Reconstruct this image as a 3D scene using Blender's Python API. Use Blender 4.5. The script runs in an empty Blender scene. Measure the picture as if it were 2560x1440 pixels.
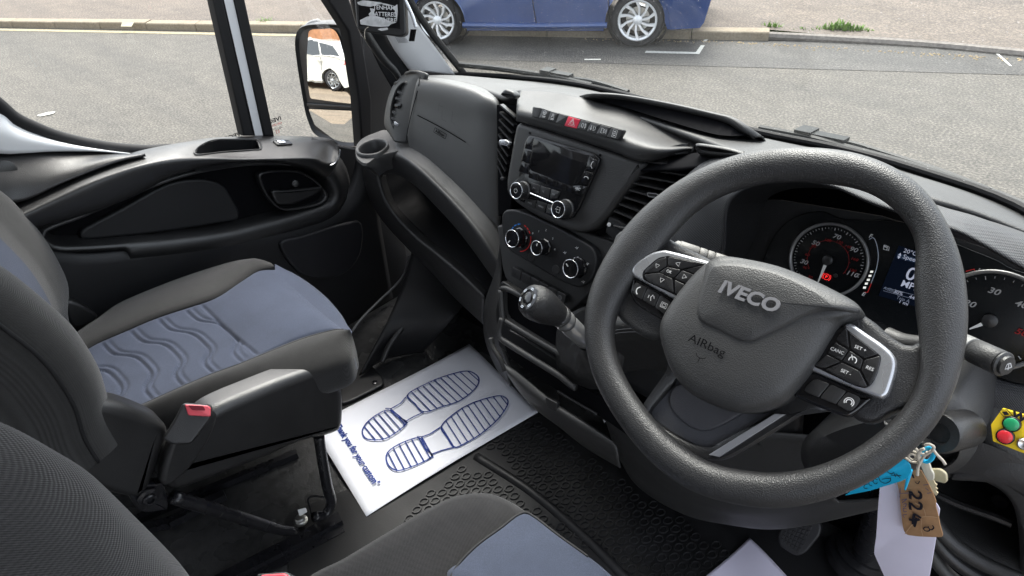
import bpy, bmesh, math, random
import numpy as np
from mathutils import Vector, Matrix
random.seed(7); rng=np.random.default_rng(5)
sc=bpy.context.scene; C=sc.collection
# ---------------------------------------------------------------- camera
CAM=np.array([0.694,-0.582,1.292]); YAW,PITCH,ROLL=[math.radians(a) for a in (45.17,35.17,-3.96)]; FPX=1643.5
def cam_axes():
    cy,sy,cp,sp=math.cos(YAW),math.sin(YAW),math.cos(PITCH),math.sin(PITCH)
    F=np.array([-sy*cp,cy*cp,-sp]); R=np.array([cy,sy,0.]); U=np.cross(R,F)
    c,s=math.cos(ROLL),math.sin(ROLL)
    return c*R+s*U,-s*R+c*U,F
CR,CU,CF=cam_axes()
cam=bpy.data.objects.new('camera',bpy.data.cameras.new('camera')); C.objects.link(cam)
cam.data.sensor_width=36; cam.data.lens=FPX/2560*36; cam.data.clip_start=.02; cam.data.clip_end=500
cam.matrix_world=Matrix([[CR[0],CU[0],-CF[0],CAM[0]],[CR[1],CU[1],-CF[1],CAM[1]],[CR[2],CU[2],-CF[2],CAM[2]],[0,0,0,1]])
sc.camera=cam
# ---------------------------------------------------------------- world and light
SUN_EL,SUN_AZ=58,-35     # azimuth measured clockwise from +Y
w=bpy.data.worlds.new('World'); sc.world=w; w.use_nodes=True; nt=w.node_tree
bg=nt.nodes['Background']; sk=nt.nodes.new('ShaderNodeTexSky'); sk.sky_type='NISHITA'; sk.sun_disc=False
sk.sun_elevation=math.radians(SUN_EL); sk.sun_rotation=math.radians(SUN_AZ); sk.dust_density=3; sk.air_density=1.0; sk.ozone_density=1
hs=nt.nodes.new('ShaderNodeHueSaturation'); hs.inputs['Saturation'].default_value=.35; nt.links.new(sk.outputs[0],hs.inputs['Color']); nt.links.new(hs.outputs[0],bg.inputs[0]); bg.inputs[1].default_value=.15
sd=np.array([math.sin(math.radians(SUN_AZ))*math.cos(math.radians(SUN_EL)),math.cos(math.radians(SUN_AZ))*math.cos(math.radians(SUN_EL)),math.sin(math.radians(SUN_EL))])
sl=bpy.data.lights.new('sun','SUN'); sl.energy=1.5; sl.angle=math.radians(38); sl.color=(1,.96,.9)
so=bpy.data.objects.new('sun',sl); C.objects.link(so); so.rotation_euler=Vector(sd).to_track_quat('Z','Y').to_euler()
sc.view_settings.view_transform='Standard'; sc.view_settings.look='None'; sc.view_settings.gamma=1; sc.view_settings.exposure=2.1
sc.render.engine='CYCLES'; sc.cycles.use_denoising=True; sc.cycles.max_bounces=8; sc.cycles.transparent_max_bounces=16
sc.cycles.sample_clamp_indirect=6; sc.cycles.caustics_reflective=False; sc.cycles.caustics_refractive=False
# ---------------------------------------------------------------- point helpers
V=lambda *a: np.array(a,float)
def ray(px,py): return CF+(px-1280)/FPX*CR-(py-720)/FPX*CU
def at(px,py,ax,v):
    d=ray(px,py); i='xyz'.index(ax); return CAM+d*(v-CAM[i])/d[i]
def nrm(v): v=np.asarray(v,float); return v/np.linalg.norm(v)
class PL:
    """a plane standing in the cab: origin, unit normal towards the viewer, in-plane axes u and v"""
    def __init__(s,p0,n,u=(1,0,0)):
        s.p=V(*p0); s.n=nrm(n); u=V(*u); s.u=nrm(u-s.n*(u@s.n)); s.v=np.cross(s.n,s.u)
    def hit(s,px,py,off=0):
        d=ray(px,py); p=s.p+s.n*off; return CAM+d*(((p-CAM)@s.n)/(d@s.n))
    def uv(s,P): d=np.asarray(P)-s.p; return np.array([d@s.u,d@s.v])
    def at(s,a,b,off=0): return s.p+s.u*a+s.v*b+s.n*off
    def off(s,o): return PL(s.p+s.n*o,s.n,s.u)
def X(v,L): return [at(a,b,'x',v) for a,b in L]
def Y(v,L): return [at(a,b,'y',v) for a,b in L]
def Z(v,L): return [at(a,b,'z',v) for a,b in L]
def M3(L): return [at(*p) for p in L]
def cv(k,L):
    ox,oy,s=dict(c1=(0,0,2.0567),c2=(700,0,2.88),c3=(1200,200,2.6186),c4=(0,600,1.7143),c5=(800,600,1.7143),c6=(1450,350,2.2153),c7=(1450,900,2.3063),
        c8=(1300,0,2.0317),d8=(1450,325,1.2919),d1=(1000,0,3.2),d2=(1880,500,3.6),d3=(2050,950,2.939),d4=(1560,600,5.759),d5=(1950,780,5.143),d6=(880,0,6.547),d7=(1200,650,2.88))[k]
    return [(ox+a/s,oy+b/s) for a,b in L]
def crom(P,n,closed=False):
    """n points, evenly spaced, on a Catmull-Rom curve through P"""
    P=[np.asarray(p,float) for p in P]; m=len(P)
    if closed: Q=[P[-1]]+P+[P[0],P[1]]; segs=m
    else: Q=[2*P[0]-P[1]]+P+[2*P[-1]-P[-2]]; segs=m-1
    out=[]
    for i in range(segs):
        a,b,c,d=Q[i:i+4]
        for k in range(12):
            t=k/12; out.append(.5*(2*b+(c-a)*t+(2*a-5*b+4*c-d)*t*t+(-a+3*b-3*c+d)*t**3))
    out.append(P[0] if closed else P[-1]); out=np.array(out)
    s=np.concatenate([[0],np.cumsum(np.linalg.norm(np.diff(out,axis=0),axis=1))])
    tt=np.linspace(0,s[-1],n+1)[:-1] if closed else np.linspace(0,s[-1],n)
    return np.stack([np.interp(tt,s,out[:,i]) for i in range(out.shape[1])],1)
def rnd(P,r,k=4):
    """round the corners of a closed polygon"""
    P=[np.asarray(p,float) for p in P]; out=[]; n=len(P)
    for i in range(n):
        a,b,c=P[i-1],P[i],P[(i+1)%n]; la,lc=np.linalg.norm(a-b),np.linalg.norm(c-b)
        rr=min(r,la*.45,lc*.45); p=b+(a-b)/la*rr; q=b+(c-b)/lc*rr
        for j in range(k+1):
            t=j/k; out.append((1-t)**2*p+2*t*(1-t)*b+t*t*q)
    return out
# ---------------------------------------------------------------- object helpers
def wloc(o):
    p=V(0,0,0)
    while o is not None: p=p+np.array(o.location); o=o.parent
    return p
def obj(name,vs,fs,mat,parent=None,smooth=35,loc=None):
    """links verts/faces given in cab coordinates as one mesh object"""
    me=bpy.data.meshes.new(name)
    base=wloc(parent) if parent is not None else V(0,0,0)
    vs=np.asarray(vs,float)
    own=V(0,0,0)
    if parent is None: own=(np.append(vs[:,:2].mean(0),vs[:,2].min()) if loc is None else V(*loc))
    me.from_pydata((vs-base-own).tolist(),[],[list(map(int,f)) for f in fs]); me.validate()
    bm=bmesh.new(); bm.from_mesh(me); bmesh.ops.recalc_face_normals(bm,faces=bm.faces); bm.to_mesh(me); bm.free()
    if smooth:
        me.polygons.foreach_set('use_smooth',[True]*len(me.polygons))
        if smooth<180: me.set_sharp_from_angle(angle=math.radians(smooth))
    if isinstance(mat,(list,tuple)):
        for m in mat: me.materials.append(m)
    else: me.materials.append(mat)
    o=bpy.data.objects.new(name,me); C.objects.link(o); o.location=own.tolist()
    if parent is not None: o.parent=parent
    return o
def thing(name,label,cat,loc,group=None):
    o=bpy.data.objects.new(name,None); C.objects.link(o); o.location=[float(a) for a in loc]; o.empty_display_size=.05
    return tag(o,label,cat,group)
def tag(o,label=None,cat=None,group=None,kind=None):
    if label: o['label']=label
    if cat: o['category']=cat
    if group: o['group']=group
    if kind: o['kind']=kind
    return o
def struct(o): o['kind']='structure'; return o
class G:
    """collects shapes of ONE mesh"""
    def __init__(s): s.v=[]; s.f=[]
    def add(s,vs,fs):
        b=len(s.v); s.v+= [np.asarray(p,float) for p in vs]; s.f+=[[i+b for i in f] for f in fs]; return s
    def grid(s,rows,cu=False,cvv=False,caps=False):
        nr,ncol=len(rows),len(rows[0]); b=len(s.v)
        for r in rows: s.v+=[np.asarray(p,float) for p in r]
        for i in range(nr if cvv else nr-1):
            for j in range(ncol if cu else ncol-1):
                i2,j2=(i+1)%nr,(j+1)%ncol
                s.f.append([b+i*ncol+j,b+i*ncol+j2,b+i2*ncol+j2,b+i2*ncol+j])
        if caps:
            s.f.append([b+j for j in range(ncol)]); s.f.append([b+(nr-1)*ncol+j for j in range(ncol)])
        return s
    def tube(s,P,r,n=10,closed=False,res=None,caps=True,flat=1.0,up=None):
        P=crom(P,res or max(8,len(P)*6),closed) if len(P)>2 or closed else np.array(P,float)
        m=len(P); rr=np.interp(np.linspace(0,1,m),np.linspace(0,1,len(r)),r) if hasattr(r,'__len__') else [r]*m
        T=[nrm(P[(i+1)%m if closed else min(i+1,m-1)]-P[i-1 if (closed or i>0) else 0]) for i in range(m)]
        a=np.cross(T[0],up if up is not None else (V(0,0,1) if abs(T[0][2])<.9 else V(1,0,0))); a=nrm(a); rows=[]
        for i in range(m):
            a=nrm(a-T[i]*(a@T[i])); b_=np.cross(T[i],a)
            rows.append([P[i]+rr[i]*(math.cos(q)*a+flat*math.sin(q)*b_) for q in np.linspace(0,2*math.pi,n,endpoint=False)])
        return s.grid(rows,cu=True,cvv=closed,caps=caps and not closed)
    def lathe(s,prof,o,ax,n=32,knurl=0,nk=0,caps=True):
        """prof: (radius, height) pairs along ax from o"""
        ax=nrm(ax); a=nrm(np.cross(ax,V(0,0,1) if abs(ax[2])<.9 else V(1,0,0))); b_=np.cross(ax,a); rows=[]
        for r,h in prof:
            rows.append([V(*o)+ax*h+(r-(knurl if (nk and j%2 and r>0) else 0))*(math.cos(q)*a+math.sin(q)*b_) for j,q in enumerate(np.linspace(0,2*math.pi,n,endpoint=False))])
        return s.grid(rows,cu=True,caps=caps)
    def box(s,c,sx,sy,sz,ax=None):
        A=ax if ax is not None else np.eye(3); c=V(*c)
        vs=[c+A[0]*x*sx/2+A[1]*y*sy/2+A[2]*z*sz/2 for x in(-1,1) for y in(-1,1) for z in(-1,1)]
        return s.add(vs,[(0,1,3,2),(4,6,7,5),(0,4,5,1),(2,3,7,6),(0,2,6,4),(1,5,7,3)])
    def slab(s,P,n,th,bev=0,k=3):
        """outline P (3-D, on a plane of normal n), extruded th behind it, front edge rounded by bev"""
        P=[np.asarray(p,float) for p in P]; n=nrm(n); m=len(P)
        cen=sum(P)/m; area=sum(np.cross(P[i]-cen,P[(i+1)%m]-cen)@n for i in range(m))
        if area<0: P=P[::-1]
        offs=[]
        for i in range(m):
            e1=nrm(P[i]-P[i-1]+1e-12); e2=nrm(P[(i+1)%m]-P[i]+1e-12); n1=np.cross(n,e1); n2=np.cross(n,e2)
            b_=n1+n2; L=b_@b_; offs.append(2*b_/max(L,.9) if L>1e-9 else n1)
        rows=[[p-n*th for p in P]]
        if bev:
            for j in range(k+1):
                t=j/k*math.pi/2; rows.append([P[i]-n*bev*(1-math.sin(t))+offs[i]*bev*(1-math.cos(t)) for i in range(m)])
            if bev>.0025: rows.append([P[i]+offs[i]*bev*1.12 for i in range(m)])
        else: rows.append(P)
        b=len(s.v); s.grid(rows,cu=True); s.f.append([b+j for j in range(m)]); s.f.append([b+(len(rows)-1)*m+j for j in range(m)])
        return s
    def dome(s,P,n,h,k=8,back=None,pw=2.0,cen=None,flatc=None):
        """pillow over a closed outline, h high in the middle; back = depth of the skirt behind"""
        P=[np.asarray(p,float) for p in P]; n=nrm(n); m=len(P); c=np.mean(P,0) if cen is None else V(*cen); rows=[]
        if back: rows.append([p-n*back for p in P])
        for j in range(k):
            t=j/k; z=(1-(1-t)**pw)**(1/pw); rows.append([c+(p-c)*(1-t)+n*h*z for p in P])
        b=len(s.v); s.grid(rows,cu=True); s.v.append(c+n*h); ci=len(s.v)-1; l=b+(len(rows)-1)*m
        for j in range(m): s.f.append([l+j,l+(j+1)%m,ci])
        if back: s.f.append([b+j for j in range(m)])
        return s
    def end(s,name,mat,parent=None,smooth=35,loc=None): return obj(name,s.v,s.f,mat,parent,smooth,loc)
def loft(rows,nu,nv,closed=False):
    """smooth surface through rows of control points"""
    R=[crom(r,nu,closed) if len(r)>2 else np.linspace(r[0],r[-1],nu) for r in rows]
    cols=[crom([r[j] for r in R],nv) if len(R)>2 else np.linspace(R[0][j],R[1][j],nv) for j in range(nu)]
    return [[cols[j][i] for j in range(nu)] for i in range(nv)]
def shell(rows,th):
    """gives a lofted sheet a thickness th on its far side from the camera"""
    A=np.array(rows); du=np.gradient(A,axis=1); dv=np.gradient(A,axis=0); N=np.cross(du,dv); N/=np.linalg.norm(N,axis=2,keepdims=True)+1e-12
    if (N*(CAM-A)).sum()<0: N=-N
    B=A-N*th; g=G(); g.grid(A); b=len(g.v); g.grid(B); nr,ncol=A.shape[:2]
    ed=[(0,j) for j in range(ncol)]+[(i,ncol-1) for i in range(1,nr)]+[(nr-1,j) for j in range(ncol-2,-1,-1)]+[(i,0) for i in range(nr-2,0,-1)]
    ix=[i*ncol+j for i,j in ed]
    for k in range(len(ix)):
        a,c=ix[k],ix[(k+1)%len(ix)]; g.f.append([a,c,c+b,a+b])
    return g
from mathutils.bvhtree import BVHTree
def drape(o,L,off=0.):
    """pixels of the photograph dropped onto the visible face of mesh object o"""
    me=o.data; b_=wloc(o); vs=[Vector((np.array(v.co)+b_).tolist()) for v in me.vertices]; T=BVHTree.FromPolygons(vs,[tuple(p.vertices) for p in me.polygons]); out=[]
    for px,py in L:
        d=nrm(ray(px,py)); h,n,_,_=T.ray_cast(Vector(CAM.tolist()),Vector(d.tolist()))
        if h is None: out.append(None); continue
        n=np.array(n); n=n if n@d<0 else -n; out.append(np.array(h)+n*off)
    return [p for p in out if p is not None]
def dnormal(P):
    c=np.mean(P,0); n=np.linalg.svd(np.array(P)-c)[2][2]; return n if n@(CAM-c)>0 else -n
def cut(o,cutter):
    m=o.modifiers.new('b','BOOLEAN'); m.object=cutter; m.operation='DIFFERENCE'; m.solver='EXACT'; bpy.context.view_layer.update()
    me=bpy.data.meshes.new_from_object(o.evaluated_get(bpy.context.evaluated_depsgraph_get())); o.modifiers.clear(); o.data=me; bpy.data.objects.remove(cutter)
def punch(o,L):
    """opens a hole in mesh o where the traced outline L falls on it"""
    L=[(a,b_) for a,b_ in L]; b0=wloc(o); bm=bmesh.new(); bm.from_mesh(o.data); kill=[]
    for f in bm.faces:
        c=np.array(f.calc_center_median())+b0; d=c-CAM; z=d@CF; px,py=1280+FPX*(d@CR)/z,720-FPX*(d@CU)/z; ins=False
        for i in range(len(L)):
            a,b_=L[i],L[i-1]
            if (a[1]>py)!=(b_[1]>py) and px<(b_[0]-a[0])*(py-a[1])/(b_[1]-a[1])+a[0]: ins=not ins
        if ins: kill.append(f)
    bmesh.ops.delete(bm,geom=kill,context='FACES'); bm.to_mesh(o.data); bm.free()
def text(name,s,o,u,v,size,mat,parent,ext=.0002,align='LEFT',bold=0,shear=0,sx=1.0,font=None):
    """lettering as a mesh: origin o, reading direction u, up v"""
    cu=bpy.data.curves.new('t','FONT'); cu.body=s; cu.size=size; cu.align_x=align; cu.offset=bold; cu.shear=shear; cu.extrude=0; cu.resolution_u=3
    t=bpy.data.objects.new('t',cu); me=t.to_mesh(); vs=[np.array(q.co) for q in me.vertices]; fs=[list(p.vertices) for p in me.polygons]
    u=nrm(u); v=nrm(V(*v)-u*(V(*v)@u)); n=np.cross(u,v)
    P=[V(*o)+u*q[0]*sx+v*q[1]+n*ext for q in vs]; t.to_mesh_clear(); bpy.data.objects.remove(t); bpy.data.curves.remove(cu)
    if ext>.0009:   # raised letters get sides
        from collections import Counter
        E={}; 
        for f in fs:
            for i in range(len(f)):
                a,b_=f[i],f[(i+1)%len(f)]; k=(min(a,b_),max(a,b_)); E[k]=E.get(k,0)+1
        m=len(P); P+= [p-n*ext*1.2 for p in P[:m]]
        fs+= [[a,b_,b_+m,a+m] for (a,b_),c in E.items() if c==1]
    return obj(name,P,fs,mat,parent,smooth=0)
def line(g,P,w_,n,h=.0002):
    """flat printed ribbon along polyline P on a surface of normal n"""
    P=[np.asarray(p,float) for p in P]; m=len(P); a=[];b=[]
    for i in range(m):
        t=nrm(P[min(i+1,m-1)]-P[max(i-1,0)]+1e-12); s_=nrm(np.cross(n,t)); a.append(P[i]+s_*w_/2+nrm(n)*h); b.append(P[i]-s_*w_/2+nrm(n)*h)
    g.grid([a,b]); return g
# ---------------------------------------------------------------- materials
def mat(name,col,rough=.5,spec=.5,metal=0,bump=None,var=None,coat=0,sheen=0,emit=None,es=1,rvar=None):
    """bump: list of (kind, scale, strength, distance); var: (scale, amount) colour mottling"""
    m=bpy.data.materials.new(name); m.use_nodes=True; t=m.node_tree; b=t.nodes['Principled BSDF']; L=t.links.new
    b.inputs['Base Color'].default_value=(*col,1); b.inputs['Roughness'].default_value=rough
    b.inputs['Specular IOR Level'].default_value=spec; b.inputs['Metallic'].default_value=metal
    b.inputs['Coat Weight'].default_value=coat; b.inputs['Coat Roughness'].default_value=.1; b.inputs['Sheen Weight'].default_value=sheen
    tc=t.nodes.new('ShaderNodeTexCoord')
    def tex(kind,scale):
        if kind=='noise': n=t.nodes.new('ShaderNodeTexNoise'); n.inputs['Scale'].default_value=scale; n.inputs['Detail'].default_value=3; o=n.outputs['Fac']
        elif kind=='cell':
            n=t.nodes.new('ShaderNodeTexVoronoi'); n.feature='DISTANCE_TO_EDGE'; n.inputs['Scale'].default_value=scale; r=t.nodes.new('ShaderNodeMapRange'); r.inputs[2].default_value=.25
            L(n.outputs['Distance'],r.inputs[0]); L(tc.outputs['Object'],n.inputs['Vector']); return r.outputs[0]
        elif kind=='smooth': n=t.nodes.new('ShaderNodeTexVoronoi'); n.feature='SMOOTH_F1'; n.inputs['Scale'].default_value=scale; o=n.outputs['Distance']
        elif kind=='weave':
            sx=t.nodes.new('ShaderNodeSeparateXYZ'); L(tc.outputs['Object'],sx.inputs[0]); o=None
            def sn(sock,k):
                a=t.nodes.new('ShaderNodeMath'); a.operation='MULTIPLY'; a.inputs[1].default_value=k; L(sock,a.inputs[0])
                b_=t.nodes.new('ShaderNodeMath'); b_.operation='SINE'; L(a.outputs[0],b_.inputs[0]); return b_.outputs[0]
            ad=t.nodes.new('ShaderNodeMath'); ad.operation='ADD'; L(sx.outputs[1],ad.inputs[0]); L(sx.outputs[2],ad.inputs[1])
            p=sn(sx.outputs[0],scale); q=sn(ad.outputs[0],scale)
            mu=t.nodes.new('ShaderNodeMath'); mu.operation='MULTIPLY'; L(p,mu.inputs[0]); L(q,mu.inputs[1])
            ma=t.nodes.new('ShaderNodeMath'); ma.operation='MULTIPLY_ADD'; ma.inputs[1].default_value=.5; ma.inputs[2].default_value=.5; L(mu.outputs[0],ma.inputs[0]); return ma.outputs[0]
        L(tc.outputs['Object'],n.inputs['Vector']); return o
    prev=None
    for kind,scale,st,dist in (bump or []):
        bp=t.nodes.new('ShaderNodeBump'); bp.inputs['Strength'].default_value=st; bp.inputs['Distance'].default_value=dist; L(tex(kind,scale),bp.inputs['Height'])
        if prev: L(prev,bp.inputs['Normal'])
        prev=bp.outputs[0]
    if prev: L(prev,b.inputs['Normal'])
    if var:
        cs=None
        for k,(kind,scale,amt) in enumerate(var):
            mr=t.nodes.new('ShaderNodeMapRange'); mr.inputs[1].default_value=.3; mr.inputs[2].default_value=.7; mr.inputs[3].default_value=1-amt; mr.inputs[4].default_value=1+amt; L(tex(kind,scale),mr.inputs[0])
            if cs is None: cs=mr.outputs[0]
            else:
                mu=t.nodes.new('ShaderNodeMath'); mu.operation='MULTIPLY'; L(cs,mu.inputs[0]); L(mr.outputs[0],mu.inputs[1]); cs=mu.outputs[0]
        vm=t.nodes.new('ShaderNodeVectorMath'); vm.operation='SCALE'; vm.inputs[0].default_value=col; L(cs,vm.inputs['Scale']); L(vm.outputs[0],b.inputs['Base Color'])
    if rvar:
        mr=t.nodes.new('ShaderNodeMapRange'); mr.inputs[1].default_value=.3; mr.inputs[2].default_value=.7; mr.inputs[3].default_value=rough-rvar[1]; mr.inputs[4].default_value=rough+rvar[1]; L(tex('noise',rvar[0]),mr.inputs[0]); L(mr.outputs[0],b.inputs['Roughness'])
    if emit: b.inputs['Emission Color'].default_value=(*emit,1); b.inputs['Emission Strength'].default_value=es
    return m
grain=[('smooth',900,.5,.0006)]
M=dict(
 dash=mat('soft grained dash plastic',(.030,.0298,.0297),.48,.55,bump=[('smooth',700,.45,.0008)],var=[('noise',9,.12)],rvar=(14,.05)),
 hard=mat('hard black plastic',(.013,.013,.0135),.38,.6,bump=grain,var=[('noise',12,.15)],rvar=(20,.06)),
 matte=mat('matte black plastic',(.009,.0093,.0105),.5,.4,bump=grain,var=[('noise',8,.2)]),
 gloss=mat('gloss black plastic',(.006,.006,.007),.12,.5,rvar=(40,.05)),
 cavity=mat('recess shade and joint black',(.004,.004,.005),.8,.06),  # near black puts the shade of openings into colour; also joints and lettering
 rubber=mat('black rubber',(.010,.010,.012),.5,.4,bump=[('noise',300,.3,.0006)],rvar=(18,.08)),
 seal=mat('black rubber seal',(.008,.008,.009),.65,.3),
 leather=mat('moulded wheel rim leather grain',(.023,.023,.0238),.40,.55,bump=[('smooth',820,.85,.0006)],rvar=(25,.05)),
 airbag=mat('grained airbag cover',(.034,.034,.0342),.46,.55,bump=[('smooth',850,.6,.0007)]),
 carbon=mat('dimpled hood texture',(.026,.027,.030),.42,.5,bump=[('weave',1800,.8,.0008)]),
 silver=mat('satin silver paint',(.50,.51,.53),.28,.5,metal=.75,rvar=(30,.05)),
 chrome=mat('chrome',(.75,.76,.78),.08,.5,metal=1),
 dkchrome=mat('dark chrome lettering',(.36,.36,.38),.30,.6,metal=.55),
 steel=mat('zinc plated steel',(.6,.6,.58),.3,.5,metal=1,bump=[('noise',200,.3,.0005)]),
 blksteel=mat('black powder coated steel',(.010,.010,.012),.28,.5,rvar=(20,.08)),
 fabric=mat('dark seat fabric',(.024,.0235,.023),.95,.15,sheen=.25,bump=[('weave',3300,.9,.0006)],var=[('weave',3300,.3),('noise',900,.2),('noise',60,.1)]),
 fabric2=mat('dark ribbed seat fabric',(.021,.0205,.0215),.95,.15,sheen=.2,bump=[('weave',2500,.9,.0007)],var=[('weave',2500,.22),('noise',700,.2),('noise',40,.1)]),
 blue=mat('blue grey seat fabric',(.046,.055,.082),.95,.15,sheen=.10,bump=[('weave',3200,.9,.0007)],var=[('weave',3200,.25),('noise',900,.22),('noise',20,.08)]),
 gaiter=mat('soft leatherette',(.021,.021,.0215),.45,.5,bump=[('cell',700,.4,.0005),('noise',25,.5,.004)]),
 paper=mat('white paper',(.78,.79,.84),.75,.2,bump=[('noise',14,.25,.004)],var=[('noise',6,.03)]),
 paper2=mat('lilac lit white paper',(.70,.67,.80),.75,.2,bump=[('noise',20,.3,.004)],var=[('noise',9,.04)]),  # white paper again, with the lilac tint of window light mixed into its colour
 blueink=mat('blue print',(.022,.045,.21),.7,.2,var=[('noise',90,.15)]),
 floor=mat('black vinyl floor',(.040,.040,.040),.26,.5,bump=[('noise',120,.35,.002),('noise',18,.3,.006)],var=[('noise',7,.35),('noise',45,.3)],rvar=(9,.16)),  # dusty grey vinyl; the paler blotches also stand for window shine
 white=mat('white symbol',(.62,.62,.62),.5,.3),
 greysym=mat('grey symbol',(.30,.30,.31),.5,.3),
 redsw=mat('red switch',(.55,.02,.05),.4,.5),
 redbuckle=mat('red buckle button',(.60,.075,.10),.35,.5,var=[('noise',60,.08)]),
 redline=mat('red marking',(.42,.02,.02),.5,.3,emit=(1,.05,.04),es=.02),
 blueline=mat('blue marking',(.03,.20,.60),.5,.3),
 trimwhite=mat('pale grey pillar trim',(.68,.68,.69),.5,.4,bump=[('noise',400,.2,.0006)],var=[('noise',7,.04)]),
 vanwhite=mat('white van paint',(.70,.71,.72),.25,.5,coat=.3,rvar=(5,.05)),
 yellow=mat('yellow label plate',(.85,.60,.02),.4,.4,var=[('noise',30,.05)]),
 green=mat('green push button',(.02,.30,.12),.25,.5),
 redbtn=mat('red push button',(.65,.03,.04),.25,.5),
 cyan=mat('cyan plastic tag',(.01,.42,.70),.4,.4,var=[('noise',30,.06)]),
 kraft=mat('brown card tag',(.36,.21,.11),.85,.2,bump=[('noise',30,.5,.002),('noise',200,.3,.0005)],var=[('noise',25,.15),('noise',120,.08)]),
 ink=mat('black marker ink',(.012,.012,.02),.6,.2),
 inkfaint=mat('faint blue ink',(.06,.07,.16),.7,.2),
 string=mat('pale string',(.55,.50,.42),.9,.1,bump=[('noise',900,.6,.0008)]),
 brass=mat('pale key head',(.62,.52,.33),.45,.5),
 display=mat('cluster glass black',(.005,.006,.007),.25,.25),
 radioscreen=mat('radio display glass',(.008,.008,.009),.07,.5,rvar=(30,.03)),
)
# ---------------------------------------------------------------- outside: road, pavement, kerb, cars
GZ=-1.0
def asphalt(name,col,warm,scale=1.0):
    m=bpy.data.materials.new(name); m.use_nodes=True; t=m.node_tree; b=t.nodes['Principled BSDF']; L=t.links.new
    tc=t.nodes.new('ShaderNodeTexCoord')
    def N(s,d=2,k='noise'):
        n=t.nodes.new('ShaderNodeTexNoise' if k=='noise' else 'ShaderNodeTexVoronoi'); n.inputs['Scale'].default_value=s*scale
        if k=='noise': n.inputs['Detail'].default_value=d
        L(tc.outputs['Object'],n.inputs['Vector']); return n.outputs['Fac' if k=='noise' else 'Distance']
    def ramp(f,stops):
        r=t.nodes.new('ShaderNodeValToRGB'); e=r.color_ramp.elements; e[0].position,e[0].color=stops[0][0],(*stops[0][1],1); e[1].position,e[1].color=stops[-1][0],(*stops[-1][1],1)
        for p,c in stops[1:-1]: x=e.new(p); x.color=(*c,1)
        L(f,r.inputs[0]); return r.outputs[0]
    def mix(a,b_,f,mode='MULTIPLY'):
        x=t.nodes.new('ShaderNodeMix'); x.data_type='RGBA'; x.blend_type=mode; 
        if hasattr(f,'default_value'): L(f,x.inputs[0])
        else: x.inputs[0].default_value=f
        L(a,x.inputs[6]); L(b_,x.inputs[7]); return x.outputs[2]
    c=np.array(col); w_=np.array(warm)
    base=ramp(N(46,5),[(.30,tuple(c*.7)),(.47,tuple(c)),(.58,tuple(w_)),(.72,tuple(w_*1.3))])
    fine=ramp(N(170,3),[(.32,(.60,.60,.60)),(.68,(1.42,1.42,1.42))])
    mp=t.nodes.new('ShaderNodeMapping'); mp.inputs['Rotation'].default_value=(0,0,math.radians(-26)); mp.inputs['Scale'].default_value=(.18,1.3,1); L(tc.outputs['Object'],mp.inputs['Vector'])
    bn=t.nodes.new('ShaderNodeTexNoise'); bn.inputs['Scale'].default_value=1.6; bn.inputs['Detail'].default_value=6; L(mp.outputs[0],bn.inputs['Vector'])
    big=ramp(bn.outputs['Fac'],[(.3,(.80,.80,.81)),(.7,(1.16,1.14,1.11))])
    mid=ramp(N(5,6),[(.3,(.86,.86,.86)),(.7,(1.14,1.14,1.14))])
    o=mix(mix(mix(base,fine,1.),big,1.),mid,1.); L(o,b.inputs['Base Color']); b.inputs['Roughness'].default_value=.85
    bp=t.nodes.new('ShaderNodeBump'); bp.inputs['Strength'].default_value=.5; bp.inputs['Distance'].default_value=.006; L(N(60,3),bp.inputs['Height']); L(bp.outputs[0],b.inputs['Normal'])
    return m
KD=nrm(V(.893,.450,0)) ; KN=V(-KD[1],KD[0],0)       # along the kerb and away from the van
K0=V(-9.67,3.84,GZ)
def kp(a,b,z=0): return K0+KD*a+KN*b+V(0,0,z)
def quad(g,a0,a1,b0,b1,z0,z1=None):
    z1=z0 if z1 is None else z1
    g.add([kp(a0,b0,z0),kp(a1,b0,z0),kp(a1,b1,z1),kp(a0,b1,z1)],[(0,1,2,3)])
road_m=asphalt('worn asphalt',(.058,.054,.047),(.104,.095,.082))
park_m=asphalt('darker parking strip asphalt',(.043,.042,.040),(.077,.073,.067))
pave_m=asphalt('pinkish pavement asphalt',(.082,.066,.053),(.125,.100,.080),.8)
g=G(); g.add([V(-90,-90,GZ),V(90,-90,GZ),V(90,90,GZ),V(-90,90,GZ)],[(0,1,2,3)]); struct(g.end('road',road_m,smooth=0))
g=G(); quad(g,2.2,22,-1.05,0.02,.004); struct(g.end('parking_strip',park_m,smooth=0))
g=G(); g.add([kp(-40,.16,.11),kp(7.6,.16,.11),kp(7.6,40,.13),kp(-40,40,.13)],[(0,1,2,3)])
g.add([kp(7.6,.16,.11),kp(8.4,.12,.06),kp(9.6,-.12,.035),kp(11,-.55,.03),kp(24,-3,.03),kp(24,40,.13),kp(7.6,40,.13)],[(0,1,2,3,4,5,6)])
struct(g.end('pavement',pave_m,smooth=0))
stone=mat('pale kerb stone',(.26,.22,.165),.85,.2,bump=[('noise',60,.4,.004)],var=[('noise',3,.12),('noise',40,.15)])
x=-14.0; i=0
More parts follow.
